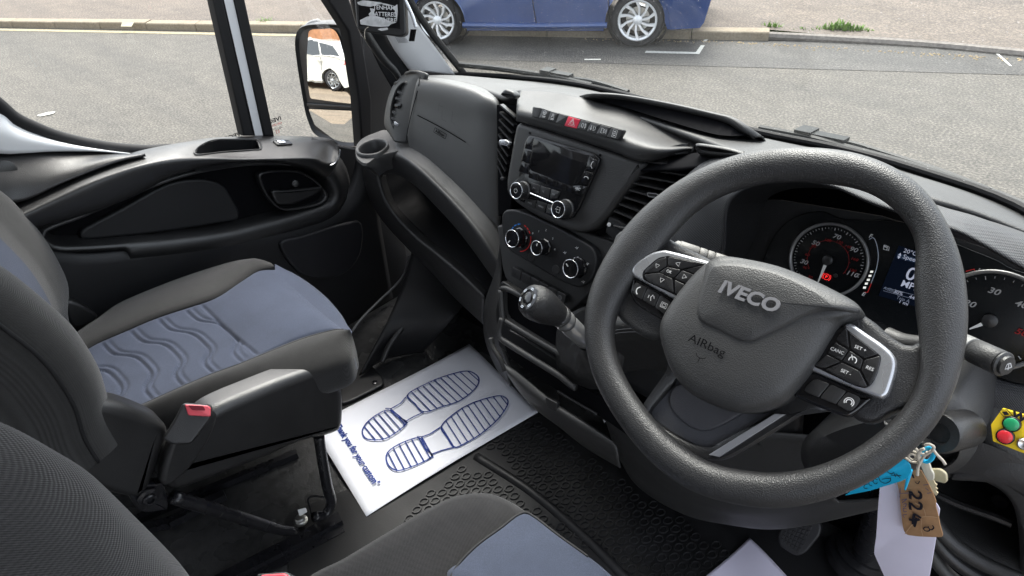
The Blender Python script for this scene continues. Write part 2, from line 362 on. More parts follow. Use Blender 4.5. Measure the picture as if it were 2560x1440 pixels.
while x<7.5:
    l=.9 if i%2 else .92
    g=G(); dz=random.uniform(-.006,.006)
    P=[kp(x,0,-.03),kp(x+l-.012,0,-.03),kp(x+l-.012,.15,-.03),kp(x,.15,-.03)]; Q=[kp(x,.012,.105+dz),kp(x+l-.012,.012,.105+dz),kp(x+l-.012,.15,.118+dz),kp(x,.15,.118+dz)]
    R_=[kp(x,0,.092+dz),kp(x+l-.012,0,.092+dz),kp(x+l-.012,.15,.092+dz),kp(x,.15,.092+dz)]
    g.grid([P,R_,Q],cu=True,caps=True); k=g.end('kerb_stone',stone,smooth=0); k['kind']='structure'; x+=l; i+=1
g=G(); g.tube([kp(7.5,.08,.05),kp(8.5,.03,.03),kp(9.6,-.14,.02),kp(11,-.58,.02),kp(14,-1.2,.02),kp(20,-2.3,.02)],.05,8,res=40); k=g.end('kerb_edging',mat('grey dropped kerb',(.22,.20,.18),.85,.2,var=[('noise',30,.2)])); k['kind']='structure'
cream=mat('worn cream road paint',(.30,.26,.17),.8,.2,var=[('noise',25,.25)]); wht=mat('worn white road paint',(.46,.46,.43),.7,.2,var=[('noise',30,.2)])
g=G(); quad(g,-16,2.1,-.20,-.09,.004); struct(g.end('gutter_line',cream,smooth=0))
def gp(px,py): return at(px,py,'z',GZ+.009)
def mark(px,name='road_marking'):
    g=G(); g.add([gp(*p) for p in px],[list(range(len(px)))]); struct(g.end(name,wht,smooth=0))
mark([(1615,127),(1740,130),(1752,113),(1762,113),(1748,135),(1612,132)]); mark([(1757,103),(1770,91),(1779,91),(1766,103)])
mark([(1461,147),(1502,147),(1502,150),(1461,150)])
mark([(92,288),(120,280),(139,279),(133,284),(100,291)]); mark([(2478,124),(2486,124),(2530,165),(2524,165)])
# weeds and gutter debris
leaf=mat('bright weed leaves',(.13,.24,.035),.7,.3,var=[('noise',20,.35)])
def weed(px,py,n,h,sprd,label,name='weeds'):
    p0=at(px,py,'z',GZ); g=G()
    for _ in range(n):
        a=random.gauss(0,sprd); b_=random.gauss(0,.025); q=p0+KD*a+KN*b_; hh=h*random.uniform(.35,1)*math.exp(-(a/sprd)**2*.3); d=random.uniform(0,6.28); wd=random.uniform(.006,.016)
        lean=V(math.cos(d),math.sin(d),0)*hh*random.uniform(.1,.7); s_=V(-math.sin(d),math.cos(d),0)*wd
        g.add([q-s_,q+s_,q+lean*.5+V(0,0,hh*.7)+s_*.8,q+lean*.5+V(0,0,hh*.7)-s_*.8,q+lean+V(0,0,hh)],[(0,1,2,3),(3,2,4)])
    tag(g.end(name,leaf,smooth=0,loc=p0),label,'weeds',kind='stuff')
weed(668,72,180,.18,.11,'bright green weed tuft in the gutter, seen between the door window post and the mirror')
weed(1700,86,260,.09,.28,'low weeds just behind the rear bumper of the blue car')
weed(1925,86,150,.17,.10,'narrow upright weed in front of the pale kerb, left of the road drain')
weed(1990,88,200,.10,.22,'thin sprawling weed over the road drain')
weed(2100,86,320,.17,.20,'largest bushy green weed, at the end of the pale kerb')
g=G(); c0=gp(2055,95)
for i in range(9): g.box(c0+KD*(i-4)*.045+V(0,0,.004),.012,.22,.012,ax=np.array([KD,KN,[0,0,1]]))
for i in (-1,1): g.box(c0+KN*i*.11+V(0,0,.004),.42,.014,.014,ax=np.array([KD,KN,[0,0,1]]))
tag(g.end('drain_grate',mat('rusty iron',(.10,.075,.05),.8,.3),smooth=0),'rusty slotted road drain grate at the kerb below the weeds','drain')
g=G()
for i in range(420):
    a=random.uniform(5.6,13); b_=-.06-abs(random.gauss(0,.06))-max(0,a-7.6)*.16-(.0 if a<7.6 else .02); q=kp(a,b_,.006); r=random.uniform(.004,.016)
    g.add([q+V(r,0,0),q+V(0,r,0),q-V(r,0,0),q-V(0,r,0),q+V(0,0,r*.7)],[(0,1,4),(1,2,4),(2,3,4),(3,0,4)])
tag(g.end('gutter_debris',mat('dry leaves and grit',(.34,.27,.17),.9,.1,var=[('noise',8,.3)]),smooth=0),'dry leaves and grit scattered along the gutter','litter',kind='stuff')
p=at(315,66,'z',GZ+.09); g=G(); g.slab([p+KD*-.10,p+KD*.10,p+KD*.12+V(0,0,.05)+KN*.06,p+KD*-.09+V(0,0,.055)+KN*.05],V(0,-.6,.8),.004)
tag(g.end('paper_scrap',mat('cream paper scrap',(.62,.58,.42),.8,.2),smooth=0),'cream scrap of paper lying on the kerb edge','litter')
# ---- cars
def car(name,label,org,fwd,paint,rim_m,group=None,spokes=10,win_c=(.02,.025,.03)):
    """hatchback; org = ground point under the middle of the wheelbase, fwd = nose direction"""
    fwd=nrm(fwd); side=V(fwd[1],-fwd[0],0); up=V(0,0,1); org=V(*org)
    T=lambda x,y,z: org+fwd*x+side*y+up*z
    root=thing(name,label,'car',org,group)
    wx=1.25; r=.315
    def arch(cx,n=14): return [(cx+.375*math.cos(a),.30+.375*math.sin(a)) for a in np.linspace(0,math.pi,n)]
    bottom=[(-2.02,.30),(-1.98,.24)]+[(-1.66,.22)]+arch(-wx)[::-1][0:]+[(-.86,.20),(.86,.20)]+arch(wx)[::-1]+[(1.70,.20),(2.02,.24)]
    top=[(2.12,.45),(2.08,.66),(1.92,.80),(1.45,.90),(1.0,.97),(.4,1.0),(-.5,1.02),(-1.5,1.03),(-1.95,1.0),(-2.06,.86),(-2.08,.6)]
    prof=bottom+top; m_=len(prof); rows=[]
    for y,s in [(-.88,.955),(-.895,.985),(-.86,1.0),(-.5,1.0),(0,1.0),(.5,1.0),(.86,1.0),(.895,.985),(.88,.955)]:
        rows.append([T(px_*(1 if abs(y)<.87 else s+.01),y,z if z<.5 else .5+(z-.5)*(s if abs(y)>.8 else 1+.03*(1-abs(y)))) for px_,z in prof])
    g=G().grid(rows,cu=True); g.f.append(list(range(m_))); b=(len(rows)-1)*m_; g.f.append([b+i for i in range(m_)])
    body=g.end('body',paint,root,smooth=38)
    gh=[(1.05,.96),(.45,1.36),(.1,1.44),(-.9,1.46),(-1.45,1.36),(-1.98,1.0)]
    rows=[[T(a,y*(.82-(z-.96)*.30)/.82*.82/.82,z) for a,z in gh] for y in (-.82,-.6,0,.6,.82)]
    g=G().grid(rows); g.f.append(list(range(6))); g.f.append([24+i for i in range(6)]); g.end('cabin',paint,root,smooth=50)
    glass=mat(name+' window glass',win_c,.06,.5)
    for sy in (-1,1):
        def S(a,z,o=.006): return T(a,sy*((.82-(z-.96)*.30)+o),z)
        for q in ([(.93,1.0),(.42,1.33),(.12,1.38),(.02,1.0)],[(-.04,1.0),(.06,1.38),(-.80,1.40),(-.86,1.02)],[(-.92,1.03),(-.86,1.39),(-1.35,1.31),(-1.62,1.06)]):
            g=G().slab([S(a,z) for a,z in q],side*sy,.01); g.end('side_window',glass,root,smooth=0)
        for xs in (.98,-.02,-.92):      # door shut lines
            g=G(); P=[T(xs,sy*.897,.98),T(xs+.02,sy*.898,.6),T(xs-.02*(xs<0),sy*.896,.26)]; g.tube(P,.005,5); g.end('door_gap',M['cavity'],body)
        for xs in (.12,-.78):
            g=G().tube([T(xs,sy*.905,.86),T(xs-.08,sy*.93,.865),T(xs-.18,sy*.905,.87)],.014,6); g.end('door_handle',paint,root)
        g=G().tube([T(.9,sy*.90,.27),T(0,sy*.905,.26),T(-.9,sy*.90,.27)],.035,8); g.end('sill',paint,root)
        g=G().lathe([(0,-.05),(.06,-.04),(.09,0),(.07,.06),(0,.09)],T(.85,sy*.99,1.02),fwd,14); g.end('wing_mirror',paint,root)
        tl=mat(name+' tail lamp red',(.45,.01,.01),.2,.5)
        g=G().slab([T(-2.0,sy*.80,.74),T(-1.82,sy*.90,.76),T(-1.80,sy*.90,.92),T(-2.02,sy*.80,.93)],nrm(side*sy-fwd*.9),.03,.008); g.end('tail_lamp',tl,root)
        g=G().slab([T(2.04,sy*.62,.62),T(1.75,sy*.895,.66),T(1.70,sy*.895,.80),T(1.98,sy*.66,.76)],nrm(side*sy+fwd*.9),.03,.008); g.end('headlamp',mat(name+' lamp glass',(.5,.52,.55),.1,.5),root)
        for cx in (-wx,wx):
            c=T(cx,sy*.79,r)
            ty=G().lathe([(.20,-.09),(r-.03,-.095),(r,-.06),(r,.06),(r-.03,.09),(.235,.095),(.225,.06)],c,side*sy,36,caps=False).end('tyre',M['rubber'],root)
            g=G().lathe([(.232,.085),(.222,.093),(.205,.08),(.205,-.02)],c,side*sy,40,caps=False)
            for k in range(spokes):
                a0=2*math.pi*k/spokes; tw=.38*sy
                def W(rr,a,h): return c+(fwd*math.cos(a)+up*math.sin(a))*rr+side*sy*h
                w1,w2=.16,.085
                g.add([W(.045,a0-w1*1.6,.06),W(.045,a0+w1*1.6,.06),W(.13,a0+tw*.5+w1*.55,.075),W(.13,a0+tw*.5-w1*.55,.075),W(.21,a0+tw+w2,.088),W(.21,a0+tw-w2,.088)],[(0,1,2,3),(3,2,4,5)])
                g.add([W(.045,a0-w1*1.6,.03),W(.045,a0+w1*1.6,.03),W(.13,a0+tw*.5+w1*.55,.03),W(.13,a0+tw*.5-w1*.55,.03),W(.21,a0+tw+w2,.04),W(.21,a0+tw-w2,.04)],[(0,1,2,3),(3,2,4,5)])
                g.add([W(.045,a0-w1*1.6,.06),W(.13,a0+tw*.5-w1*.55,.075),W(.21,a0+tw-w2,.088),W(.045,a0-w1*1.6,.03),W(.13,a0+tw*.5-w1*.55,.03),W(.21,a0+tw-w2,.04)],[(0,1,4,3),(1,2,5,4)])
                g.add([W(.045,a0+w1*1.6,.06),W(.13,a0+tw*.5+w1*.55,.075),W(.21,a0+tw+w2,.088),W(.045,a0+w1*1.6,.03),W(.13,a0+tw*.5+w1*.55,.03),W(.21,a0+tw+w2,.04)],[(0,1,4,3),(1,2,5,4)])
            g.lathe([(0,.085),(.03,.083),(.055,.065),(.055,.02)],c,side*sy,24); g.end('rim',rim_m,ty)
            G().lathe([(.13,-.03),(.14,0)],c,side*sy,24).end('brake_disc',M['steel'],ty)
            G().lathe([(.37,-.25),(.37,.0)],T(cx,sy*.78,.31),side*sy,28,caps=False).end('arch_liner',M['cavity'],root)
    return root
rimw=mat('bright alloy wheel',(.78,.79,.80),.3,.5,metal=.2)
blue=mat('dark blue car paint',(.014,.050,.180),.22,.5,coat=.8,metal=.15,var=[('noise',3,.1)])
a=at(1107,112,'z',GZ); b_=at(1588,116,'z',GZ); fd=nrm(a-b_); sd_=V(fd[1],-fd[0],0)
if (CAM-a)@sd_<0: sd_=-sd_
mid=(a+b_)/2-sd_*.80; mid[2]=GZ
car('parked_car','dark blue hatchback with bright ten spoke alloy wheels parked at the kerb beyond the windscreen',mid,fd,blue,rimw)
# ---------------------------------------------------------------- van: glass, pillar, door, mirror
def glassmat(name,tint=(1,1,1),haze=.0,refl=1.0):
    m=bpy.data.materials.new(name); m.use_nodes=True; t=m.node_tree; t.nodes.clear(); L=t.links.new
    o=t.nodes.new('ShaderNodeOutputMaterial'); tr=t.nodes.new('ShaderNodeBsdfTransparent'); tr.inputs[0].default_value=(*tint,1)
    gl=t.nodes.new('ShaderNodeBsdfGlossy'); gl.inputs['Roughness'].default_value=.01; fr=t.nodes.new('ShaderNodeFresnel'); fr.inputs[0].default_value=1.45
    mu=t.nodes.new('ShaderNodeMath'); mu.operation='MULTIPLY'; mu.inputs[1].default_value=refl; L(fr.outputs[0],mu.inputs[0])
    mx=t.nodes.new('ShaderNodeMixShader'); L(mu.outputs[0],mx.inputs[0]); L(tr.outputs[0],mx.inputs[1]); L(gl.outputs[0],mx.inputs[2])
    if haze:
        tc=t.nodes.new('ShaderNodeTexCoord'); vo=t.nodes.new('ShaderNodeTexVoronoi'); vo.inputs['Scale'].default_value=140; vo.inputs['Randomness'].default_value=1; L(tc.outputs['Object'],vo.inputs['Vector'])
        no=t.nodes.new('ShaderNodeTexNoise'); no.inputs['Scale'].default_value=5; no.inputs['Detail'].default_value=4; L(tc.outputs['Object'],no.inputs['Vector'])
        sm=t.nodes.new('ShaderNodeMapRange'); sm.inputs[1].default_value=.17; sm.inputs[2].default_value=.10; L(vo.outputs['Distance'],sm.inputs[0])
        wn=t.nodes.new('ShaderNodeMath'); wn.operation='GREATER_THAN'; wn.inputs[1].default_value=.55; sp=t.nodes.new('ShaderNodeSeparateColor'); L(vo.outputs['Color'],sp.inputs[0]); L(sp.outputs[0],wn.inputs[0])
        q=t.nodes.new('ShaderNodeMath'); q.operation='MULTIPLY'; L(sm.outputs[0],q.inputs[0]); L(wn.outputs[0],q.inputs[1])
        q2=t.nodes.new('ShaderNodeMath'); q2.operation='MULTIPLY_ADD'; q2.inputs[1].default_value=.24; L(q.outputs[0],q2.inputs[0])
        hz=t.nodes.new('ShaderNodeMapRange'); hz.inputs[1].default_value=.35; hz.inputs[2].default_value=.75; hz.inputs[3].default_value=haze*.4; hz.inputs[4].default_value=haze*1.6; L(no.outputs['Fac'],hz.inputs[0]); L(hz.outputs[0],q2.inputs[2])
        df=t.nodes.new('ShaderNodeBsdfDiffuse'); df.inputs[0].default_value=(.75,.75,.72,1); tl=t.nodes.new('ShaderNodeBsdfTranslucent'); tl.inputs[0].default_value=(.75,.75,.72,1)
        ad=t.nodes.new('ShaderNodeMixShader'); ad.inputs[0].default_value=.6; L(df.outputs[0],ad.inputs[1]); L(tl.outputs[0],ad.inputs[2])
        m2=t.nodes.new('ShaderNodeMixShader'); L(q2.outputs[0],m2.inputs[0]); L(mx.outputs[0],m2.inputs[1]); L(ad.outputs[0],m2.inputs[2]); mx=m2
    L(mx.outputs[0],o.inputs[0]); return m
# windscreen: base line traced on the cowl, rising and leaning back to the header
base=[at(1150,187,'z',.737),at(1380,203,'z',.770),at(1560,238,'z',.785),at(1850,322,'z',.803),at(2100,375,'z',.818),at(2300,430,'z',.826),at(2560,526,'z',.832)]
base=[base[0]+V(-.03,-.03,0)]+base+[base[-1]+V(.14,-.14,0)]
hdr=[p+V(0,-.52,.79) for p in base]
mid_=[p+V(0,-.245,.40) for p in base]
ws=G().grid(loft([base,mid_,hdr],40,20)).end('windscreen',glassmat('dusty windscreen glass',(.94,.97,.95),.007,.10),smooth=180)
tag(ws,'large windscreen with dried dust specks above the dashboard','windscreen')
# ---- passenger door
DX=-.86
door=thing('passenger_door','black trimmed passenger door of the van with tapering armrest ledge and pockets','van door',(DX,-.1,0))
DP=PL((DX,0,0),(1,0,0),(0,1,0))
# painted frame, lower inner skin
top=cv('c1',[(-400,520),(0,560),(100,640),(250,715),(450,765),(700,795),(900,800),(1250,740),(1700,740),(1790,760)])
P=X(DX-.02,top); lo=[V(DX-.02,.50,.50),V(DX-.02,.50,-.02),V(DX-.02,-.85,-.02),V(DX-.02,-.85,.86)]
G().slab(P+lo,V(1,0,0),.03,.004).end('inner_skin',M['matte'],door)
# white painted band below the window
A=X(DX-.030,cv('c1',[(-300,440),(0,545),(60,610),(160,670),(330,730),(560,775),(700,792)])); B=X(DX,cv('c1',[(-300,760),(0,790),(120,788),(250,780),(430,778),(600,785),(700,795)]))
Mi=[(a+b_)/2+V(.012,0,.004) for a,b_ in zip(A,B)]
shell(loft([A,Mi,B],40,10),.004).end('painted_frame',M['vanwhite'],door,180)
# window seal
g=G().tube(X(DX-.03,cv('c1',[(-200,380),(0,545),(70,605),(170,655),(300,705),(450,742),(600,765),(760,775),(880,768)])),.0135,12); g.end('window_seal',M['seal'],door)
# divider post: two rubber channels and a white bar
for q in ([(1090,-20),(1143,-20),(1308,700),(1252,700)],[(1200,-20),(1256,-20),(1412,700),(1358,700)]):
    G().slab(X(-.90,cv('c1',q)),V(1,0,0),.03,.004).end('window_channel',M['seal'],door)
G().slab(X(-.905,cv('c1',[(1140,-20),(1203,-20),(1362,700),(1305,700)])),V(1,0,0),.03,.003).end('window_post',M['vanwhite'],door)
G().slab(X(-.9,cv('c1',[(1140,-20),(1150,-20),(1315,700),(1305,700)])),V(1,0,0),.03,.003).end('post_edge',M['seal'],door)
win=[V(-.93,-.9,.80)]+X(-.93,[(0,262),(120,330),(330,370),(560,350),(625,335),(545,0)])+[V(-.93,0.02,1.35),V(-.93,-.9,1.35)]
G().add(win,[list(range(len(win)))]).end('window_glass',glassmat('door window glass',(.93,.95,.93),0,.8),door,0)
ql=X(-.93,[(600,0),(672,345),(760,350),(860,358),(915,352),(878,150),(840,0)]); 
G().add(ql,[list(range(len(ql)))]).end('quarter_light',glassmat('quarter light glass',(.93,.95,.93),0,.8),door,0)
for (x_,y_,s_) in ((575,333,'IVECO'),):
    o=at(607,337,'x',-.925); text('glass_marking',s_,o,(0,-1,0),(0,0,1),.014,M['ink'],door,bold=.0004,sx=1.3)
    o=at(704,299,'x',-.925); text('glass_marking',s_,o,(0,-1,0),(0,0,1),.014,M['ink'],door,bold=.0004,sx=1.3)
    text('glass_marking','43R-001582',at(706,309,'x',-.925),(0,-1,0),(0,0,1),.009,M['redline'],door)
    text('glass_marking','AS2 DOT 586',at(706,320,'x',-.925),(0,-1,0),(0,0,1),.009,M['ink'],door)
    text('glass_marking','E3',at(700,331,'x',-.925),(0,-1,0),(0,0,1),.012,M['redline'],door)
    text('glass_marking','TEMPERED',at(607,345,'x',-.925),(0,-1,0),(0,0,1),.008,M['ink'],door)
# front frame of the door window (black) down to the ledge
G().slab(X(-.885,[(795,-40),(862,-40),(905,90),(930,250),(930,372),(905,372),(897,250),(872,80)]),V(1,0,0),.04,.006).end('window_frame',M['seal'],door)
G().slab(X(-.90,[(905,90),(960,110),(1010,185),(985,340),(925,372),(918,250)]),V(1,0,0),.03,.004).end('corner_panel',M['matte'],door)
# upper rear trim panel beside the seat back
r0=X(DX-.012,cv('c1',[(-300,770),(0,790),(200,775),(400,778),(600,790),(720,792)])); r1=X(DX+.035,cv('c1',[(-300,1010),(0,960),(160,930),(330,880),(560,810),(730,790)])); r2=X(DX+.05,cv('c1',[(-300,1230),(0,1060),(130,1030),(330,935),(600,830),(745,790)]))
shell(loft([r0,r1,r2],40,14),.006).end('rear_trim',M['hard'],door,180)
G().lathe([(.021,-.002),(.021,.002),(.019,.003),(0,.003)],at(12,428,'x',DX+.012),(1,0,.1),28).end('screw_cover',M['hard'],door)
# armrest ledge
oute=cv('c1',[(-250,1170),(65,1030),(420,900),(640,803),(850,752),(1050,713),(1200,703),(1400,698),(1640,705),(1720,725),(1752,765)])
rid=cv('c1',[(-230,1240),(100,1085),(450,925),(680,845),(880,800),(1050,795),(1230,800),(1400,797),(1600,795),(1690,815),(1740,800)])
mdl=cv('c1',[(-220,1275),(125,1120),(480,968),(700,880),(900,838),(1070,822),(1240,822),(1410,820),(1600,822),(1695,850),(1735,835)])
bot=cv('c1',[(-200,1330),(160,1185),(500,1080),(720,990),(900,900),(1100,850),(1300,832),(1450,838),(1600,868),(1675,915),(1710,880)])
L_=[]
for k,(row,xx) in enumerate(((oute,-.905),(rid,-.80),(mdl,-.785),(bot,-.80))): L_.append([at(a,b_,'x',xx+(.02 if i==0 else 0)-(0.03 if i>=9 else 0)*(k>0)) for i,(a,b_) in enumerate(row)])
L_.insert(1,[(a*.5+b_*.5)+V(0,0,.012) for a,b_ in zip(L_[0],L_[1])])
L_.append([p+V(-.05,0,-.012) for p in L_[-1]])
ledge=shell(loft(L_,330,90),.004).end('armrest_ledge',M['hard'],door,180)
# tray and switch on the ledge
tro=cv('c1',[(1003,787),(1020,760),(1066,733),(1123,720),(1230,719),(1318,721),(1338,766),(1292,773),(1160,782),(1028,797)])
TO=drape(ledge,tro,.0); tn=dnormal(TO); TC=crom(TO,50,True)
punch(ledge,tro)
tcn=TC.mean(0)
G().grid([TC+(TC-tcn)*.06-tn*.003,TC+(TC-tcn)*.05+tn*.0025,TC+tn*.0030,TC-tn*.003],cu=True).end('tray_rim',M['hard'],door,180)
G().grid([TC-tn*.002,tcn+(TC-tcn)*.96-tn*.045,tcn+(TC-tcn)*.02-tn*.047],cu=True,caps=False).end('tray_bowl',M['matte'],door,60)
sw=drape(ledge,cv('c1',[(1400,728),(1478,724),(1506,746),(1425,751)]),.004); swn=dnormal(sw)
G().slab(rnd(sw,.004),swn,.008,.001).end('window_switch',M['gloss'],door)
sw=drape(ledge,cv('c1',[(1420,730),(1455,728),(1470,742),(1438,745)]),.006); G().slab(rnd(sw,.002),swn,.003,.001).end('switch_rocker',M['chrome'],door)
G().tube([at(a,b_,'x',-.80) for a,b_ in cv('c1',[(1748,770),(1745,800),(1725,835),(1700,850)])],.0018,6).end('ledge_seam',M['silver'],door)
# big moulded recess with its lip
rec=cv('c1',[(232,1182),(420,1110),(700,990),(900,915),(1100,868),(1300,845),(1480,848),(1600,868),(1670,925),(1692,975),(1690,1020),(1640,1055),(1500,1100),(1300,1150),(1150,1185),(900,1218),(650,1238),(400,1252),(280,1250),(235,1220)])
R0=crom(X(-.85,rec),120,True); c=R0.mean(0)
low=np.clip((c[2]-R0[:,2]+.02)/.05,0,1)
def rad(P,f,dx): Q=c+(P-c)*f; Q[:,0]=P[:,0]+dx; return Q
nR=np.array([nrm(np.cross(V(1,0,0),np.roll(R0,-1,0)[i]-np.roll(R0,1,0)[i])) for i in range(120)]); 
if ((R0+nR*.01-c)**2).sum()<((R0-c)**2).sum(): nR=-nR
lipw=np.where(low>.5,1,.35)[:,None]*np.ones((1,3))
rings=[R0-nR*.012+V(-.03,0,0),R0-nR*.006+V(-.012,0,0),R0+V(.012,0,0),R0+nR*.012*lipw+V(.022,0,0),R0+nR*.03*lipw+V(.020,0,0),R0+nR*.055*lipw+V(.004,0,0),R0+nR*.08*lipw+V(-.015,0,0)]
G().grid(rings,cu=True).end('recess_lip',M['hard'],door,180)
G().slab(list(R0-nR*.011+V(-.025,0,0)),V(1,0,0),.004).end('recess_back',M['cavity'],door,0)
sp=cv('c1',[(412,1205),(425,1180),(450,1165),(640,1065),(800,975),(900,935),(1000,922),(1080,928),(1150,955),(1190,1010),(1230,1085),(1225,1125),(1180,1140),(900,1185),(650,1215),(440,1232)])
G().slab(crom(X(-.858,sp),90,True),V(1,0,0),.02,.006).end('speaker_cover',M['matte'],door)
hd=cv('c1',[(1320,900),(1345,882),(1420,872),(1530,878),(1590,905),(1645,950),(1680,1000),(1660,1040),(1600,1062),(1500,1078),(1440,1075),(1390,1040),(1345,975)])
h2=crom(X(-.846,hd),70,True); ch=h2.mean(0)
G().grid([h2+V(-.01,0,0),h2+V(.006,0,0),h2+(ch-h2)*.05+V(.010,0,0),h2+(ch-h2)*.10+V(.004,0,0),h2+(ch-h2)*.14+V(-.012,0,0)],cu=True).end('handle_bezel',M['hard'],door,180)
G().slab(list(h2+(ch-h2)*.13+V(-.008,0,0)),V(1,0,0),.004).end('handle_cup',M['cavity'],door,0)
g=G().slab(crom(X(-.834,cv('c1',[(1398,990),(1410,980),(1500,978),(1640,962),(1655,980),(1600,1015),(1510,1050),(1450,1055),(1420,1045)])),40,True),V(1,0,0),.012,.006); g.end('door_handle',M['hard'],door)
G().lathe([(.009,-.01),(.009,.008),(.006,.009),(.006,.004),(0,.004)],at(737,458,'x',-.85),(1,-.3,.2),20).end('lock_screw',M['hard'],door)
# lower trim and pocket
lo1=X(-.855,[(-150,640),(100,600),(210,622),(450,598),(640,572),(800,535),(870,470),(893,380)]); lo2=X(-.835,[(-150,720),(90,660),(230,655),(470,628),(660,600),(820,565),(905,500),(930,420)])
lo3=[V(-.845,p[1],.32) for p in lo2]; lo4=[V(-.86,p[1],.02) for p in lo2]
shell(loft([lo1,lo2,lo3,lo4],60,24),.005).end('lower_trim',M['matte'],door,180)
mp=X(-.826,[(700,612),(760,590),(860,560),(905,560),(900,640),(850,690),(760,690)]); G().slab(crom(mp,50,True),V(1,0,0),.02,.006).end('map_pocket',M['rubber'],door)
# ---- door mirror
MN=nrm(V(.36,-.92,.112)); MP=PL(at(815,170,'x',-1.08),MN,(1,.3,0))
mir=thing('door_mirror','black housed door mirror with two glasses outside the passenger window','mirror',MP.hit(830,200))
hs=cv('c2',[(128,330),(132,250),(160,195),(220,175),(330,168),(440,172),(500,190),(560,260),(600,420),(640,760),(650,1010),(600,1042),(480,1045),(400,1020),(300,980),(250,940),(205,820),(180,680),(150,500)])
h0=np.array(rnd([MP.hit(*p) for p in hs],.02)); hc=h0.mean(0)
G().grid([h0+MN*.004+(hc-h0)*.06,h0+MN*.014,h0+MN*.006-(hc-h0)*.02,h0-MN*.05-(hc-h0)*.03,h0-MN*.10+(hc-h0)*.15,h0-MN*.13+(hc-h0)*.5],cu=True,caps=True).end('housing',M['hard'],mir,40)
mm=mat('mirror silvering',(.93,.94,.94),.01,.5,metal=1)
up_=[MP.hit(*p,.010) for p in cv('c2',[(205,225),(230,212),(370,205),(400,225),(425,270),(475,450),(535,750),(400,735),(215,710),(198,600),(192,400)])]
ul=rnd(up_,.008); uc=np.mean(ul,0); rows=[]
for k in range(13):
    t=1-k/12.5; rows.append([uc+(p-uc)*t-MN*((np.linalg.norm(p-uc)*t)**2)/(2*5.0) for p in ul])
g=G().grid(rows,cu=True); g.f.append([12*len(ul)+j for j in range(len(ul))]); g.end('upper_glass',mm,mir,180)
n2=nrm(MN+V(.0,0,-.11)); lp=[MP.hit(*p,.010) for p in cv('c2',[(205,785),(550,800),(560,830),(585,1000),(575,1020),(500,1030),(410,1022),(330,960),(250,900)])]
P2=PL(np.mean(lp,0),n2); lp=[P2.hit(*p) for p in cv('c2',[(205,785),(550,800),(560,830),(585,1000),(575,1020),(500,1030),(410,1022),(330,960),(250,900)])]
cc=np.mean(lp,0); g=G(); rows=[]; rl=rnd(lp,.006)
for k in range(8):
    t=1-k/8; rows.append([cc+(p-cc)*t+n2*.0030*(1-t*t) for p in rl])
g.grid(rows,cu=True); g.f.append([7*len(rl)+j for j in range(len(rl))]); g.end('lower_glass',mm,mir,180)
G().slab([MP.hit(*p,.012) for p in cv('c2',[(188,742),(545,765),(552,785),(192,765)])],MN,.02,.003).end('divider',M['hard'],mir)
g=G(); hh=[p-MN*.02 for p in h0[6:22]]; g.tube([p-MN*.012 for p in hh][::4],.012,8); g.end('housing_cap',mat('pale mirror cap',(.20,.20,.20),.4,.5),mir,180)
G().tube([MP.hit(900,120,-.06),MP.hit(960,110,-.05)],.03,12).end('upper_arm',M['hard'],mir); G().tube([MP.hit(900,310,-.06),MP.hit(960,330,-.05)],.03,12).end('lower_arm',M['hard'],mir)
# things standing behind the van, seen in that mirror
def mirror_dir(px,py,pl=MP):
    p=pl.hit(px,py,.01); d=nrm(p-CAM); return p,d-2*(d@pl.n)*pl.n
white=mat('white car paint',(.44,.44,.41),.2,.5,coat=.8); rimd=mat('dark machined alloy wheel',(.25,.26,.27),.3,.5,metal=.6)
p,r=mirror_dir(842,212); hit=p+r*11.5; print('MIRROR',hit)
fdw=nrm(V(-1,-.18,0)); fc=V(-fdw[1],fdw[0],0)
if fc[1]<0: fc=-fc
o=hit+fdw*1.25-fc*.80; o[2]=GZ
wc=car('parked_car','white hatchback reflected in the door mirror, standing behind the van',o,fdw,white,rimd,spokes=10)
o2=o+V(3.0,-3.2,0)
car('parked_car','blue grey hatchback behind the white one, reflected in the door mirror',o2,nrm(V(-1,.5,0)),mat('blue grey car paint',(.12,.17,.24),.25,.5,coat=.6),rimd)
g=G(); g.add([V(-16,-4.5,GZ+.004),V(3,-4.5,GZ+.004),V(3,-40,GZ+.004),V(-16,-40,GZ+.004)],[(0,1,2,3)])
struct(g.end('forecourt',asphalt('sandy brick forecourt',(.15,.115,.08),(.21,.17,.125),.6),smooth=0))
bd=fdw; wo=o-fc*7.5
wallm=mat('orange brick wall',(.26,.13,.07),.9,.2,var=[('noise',6,.2),('noise',1.5,.15)])
g=G(); A3=np.array([bd,fc,[0,0,1]]); g.box(wo+V(0,0,1.6)+V(0,0,0),26,.3,3.2,ax=A3); wl=g.end('brick_wall',wallm,smooth=0); tag(wl,'orange brick building wall behind the forecourt, reflected in the door mirror','wall')
for i,(c_,cw) in enumerate([((.46,.10,.09),1.9),((.5,.5,.48),1.1),((.48,.14,.12),1.8),((.35,.17,.06),.8),((.5,.48,.46),1.6),((.46,.12,.12),2.2)]):
    cw*=.55; xx=-4.0+.55*sum([1.9,1.1,1.8,.8,1.6,2.2][:i])+cw/2
    g=G(); g.box(wo+bd*xx+fc*.2+V(0,0,1.5),cw-.06,.03,.8,ax=A3); b0=g.end('banner',mat('banner print %d'%i,c_,.6,.3),smooth=0)
    tag(b0,['bright red banner on the brick wall in the mirror, leftmost red one','plain white banner between two red ones in the mirror','second red banner on the brick wall in the mirror','narrow orange banner on the brick wall in the mirror','wide off white banner on the brick wall in the mirror','widest red banner on the brick wall in the mirror'][i],'banner','banners on the brick wall')
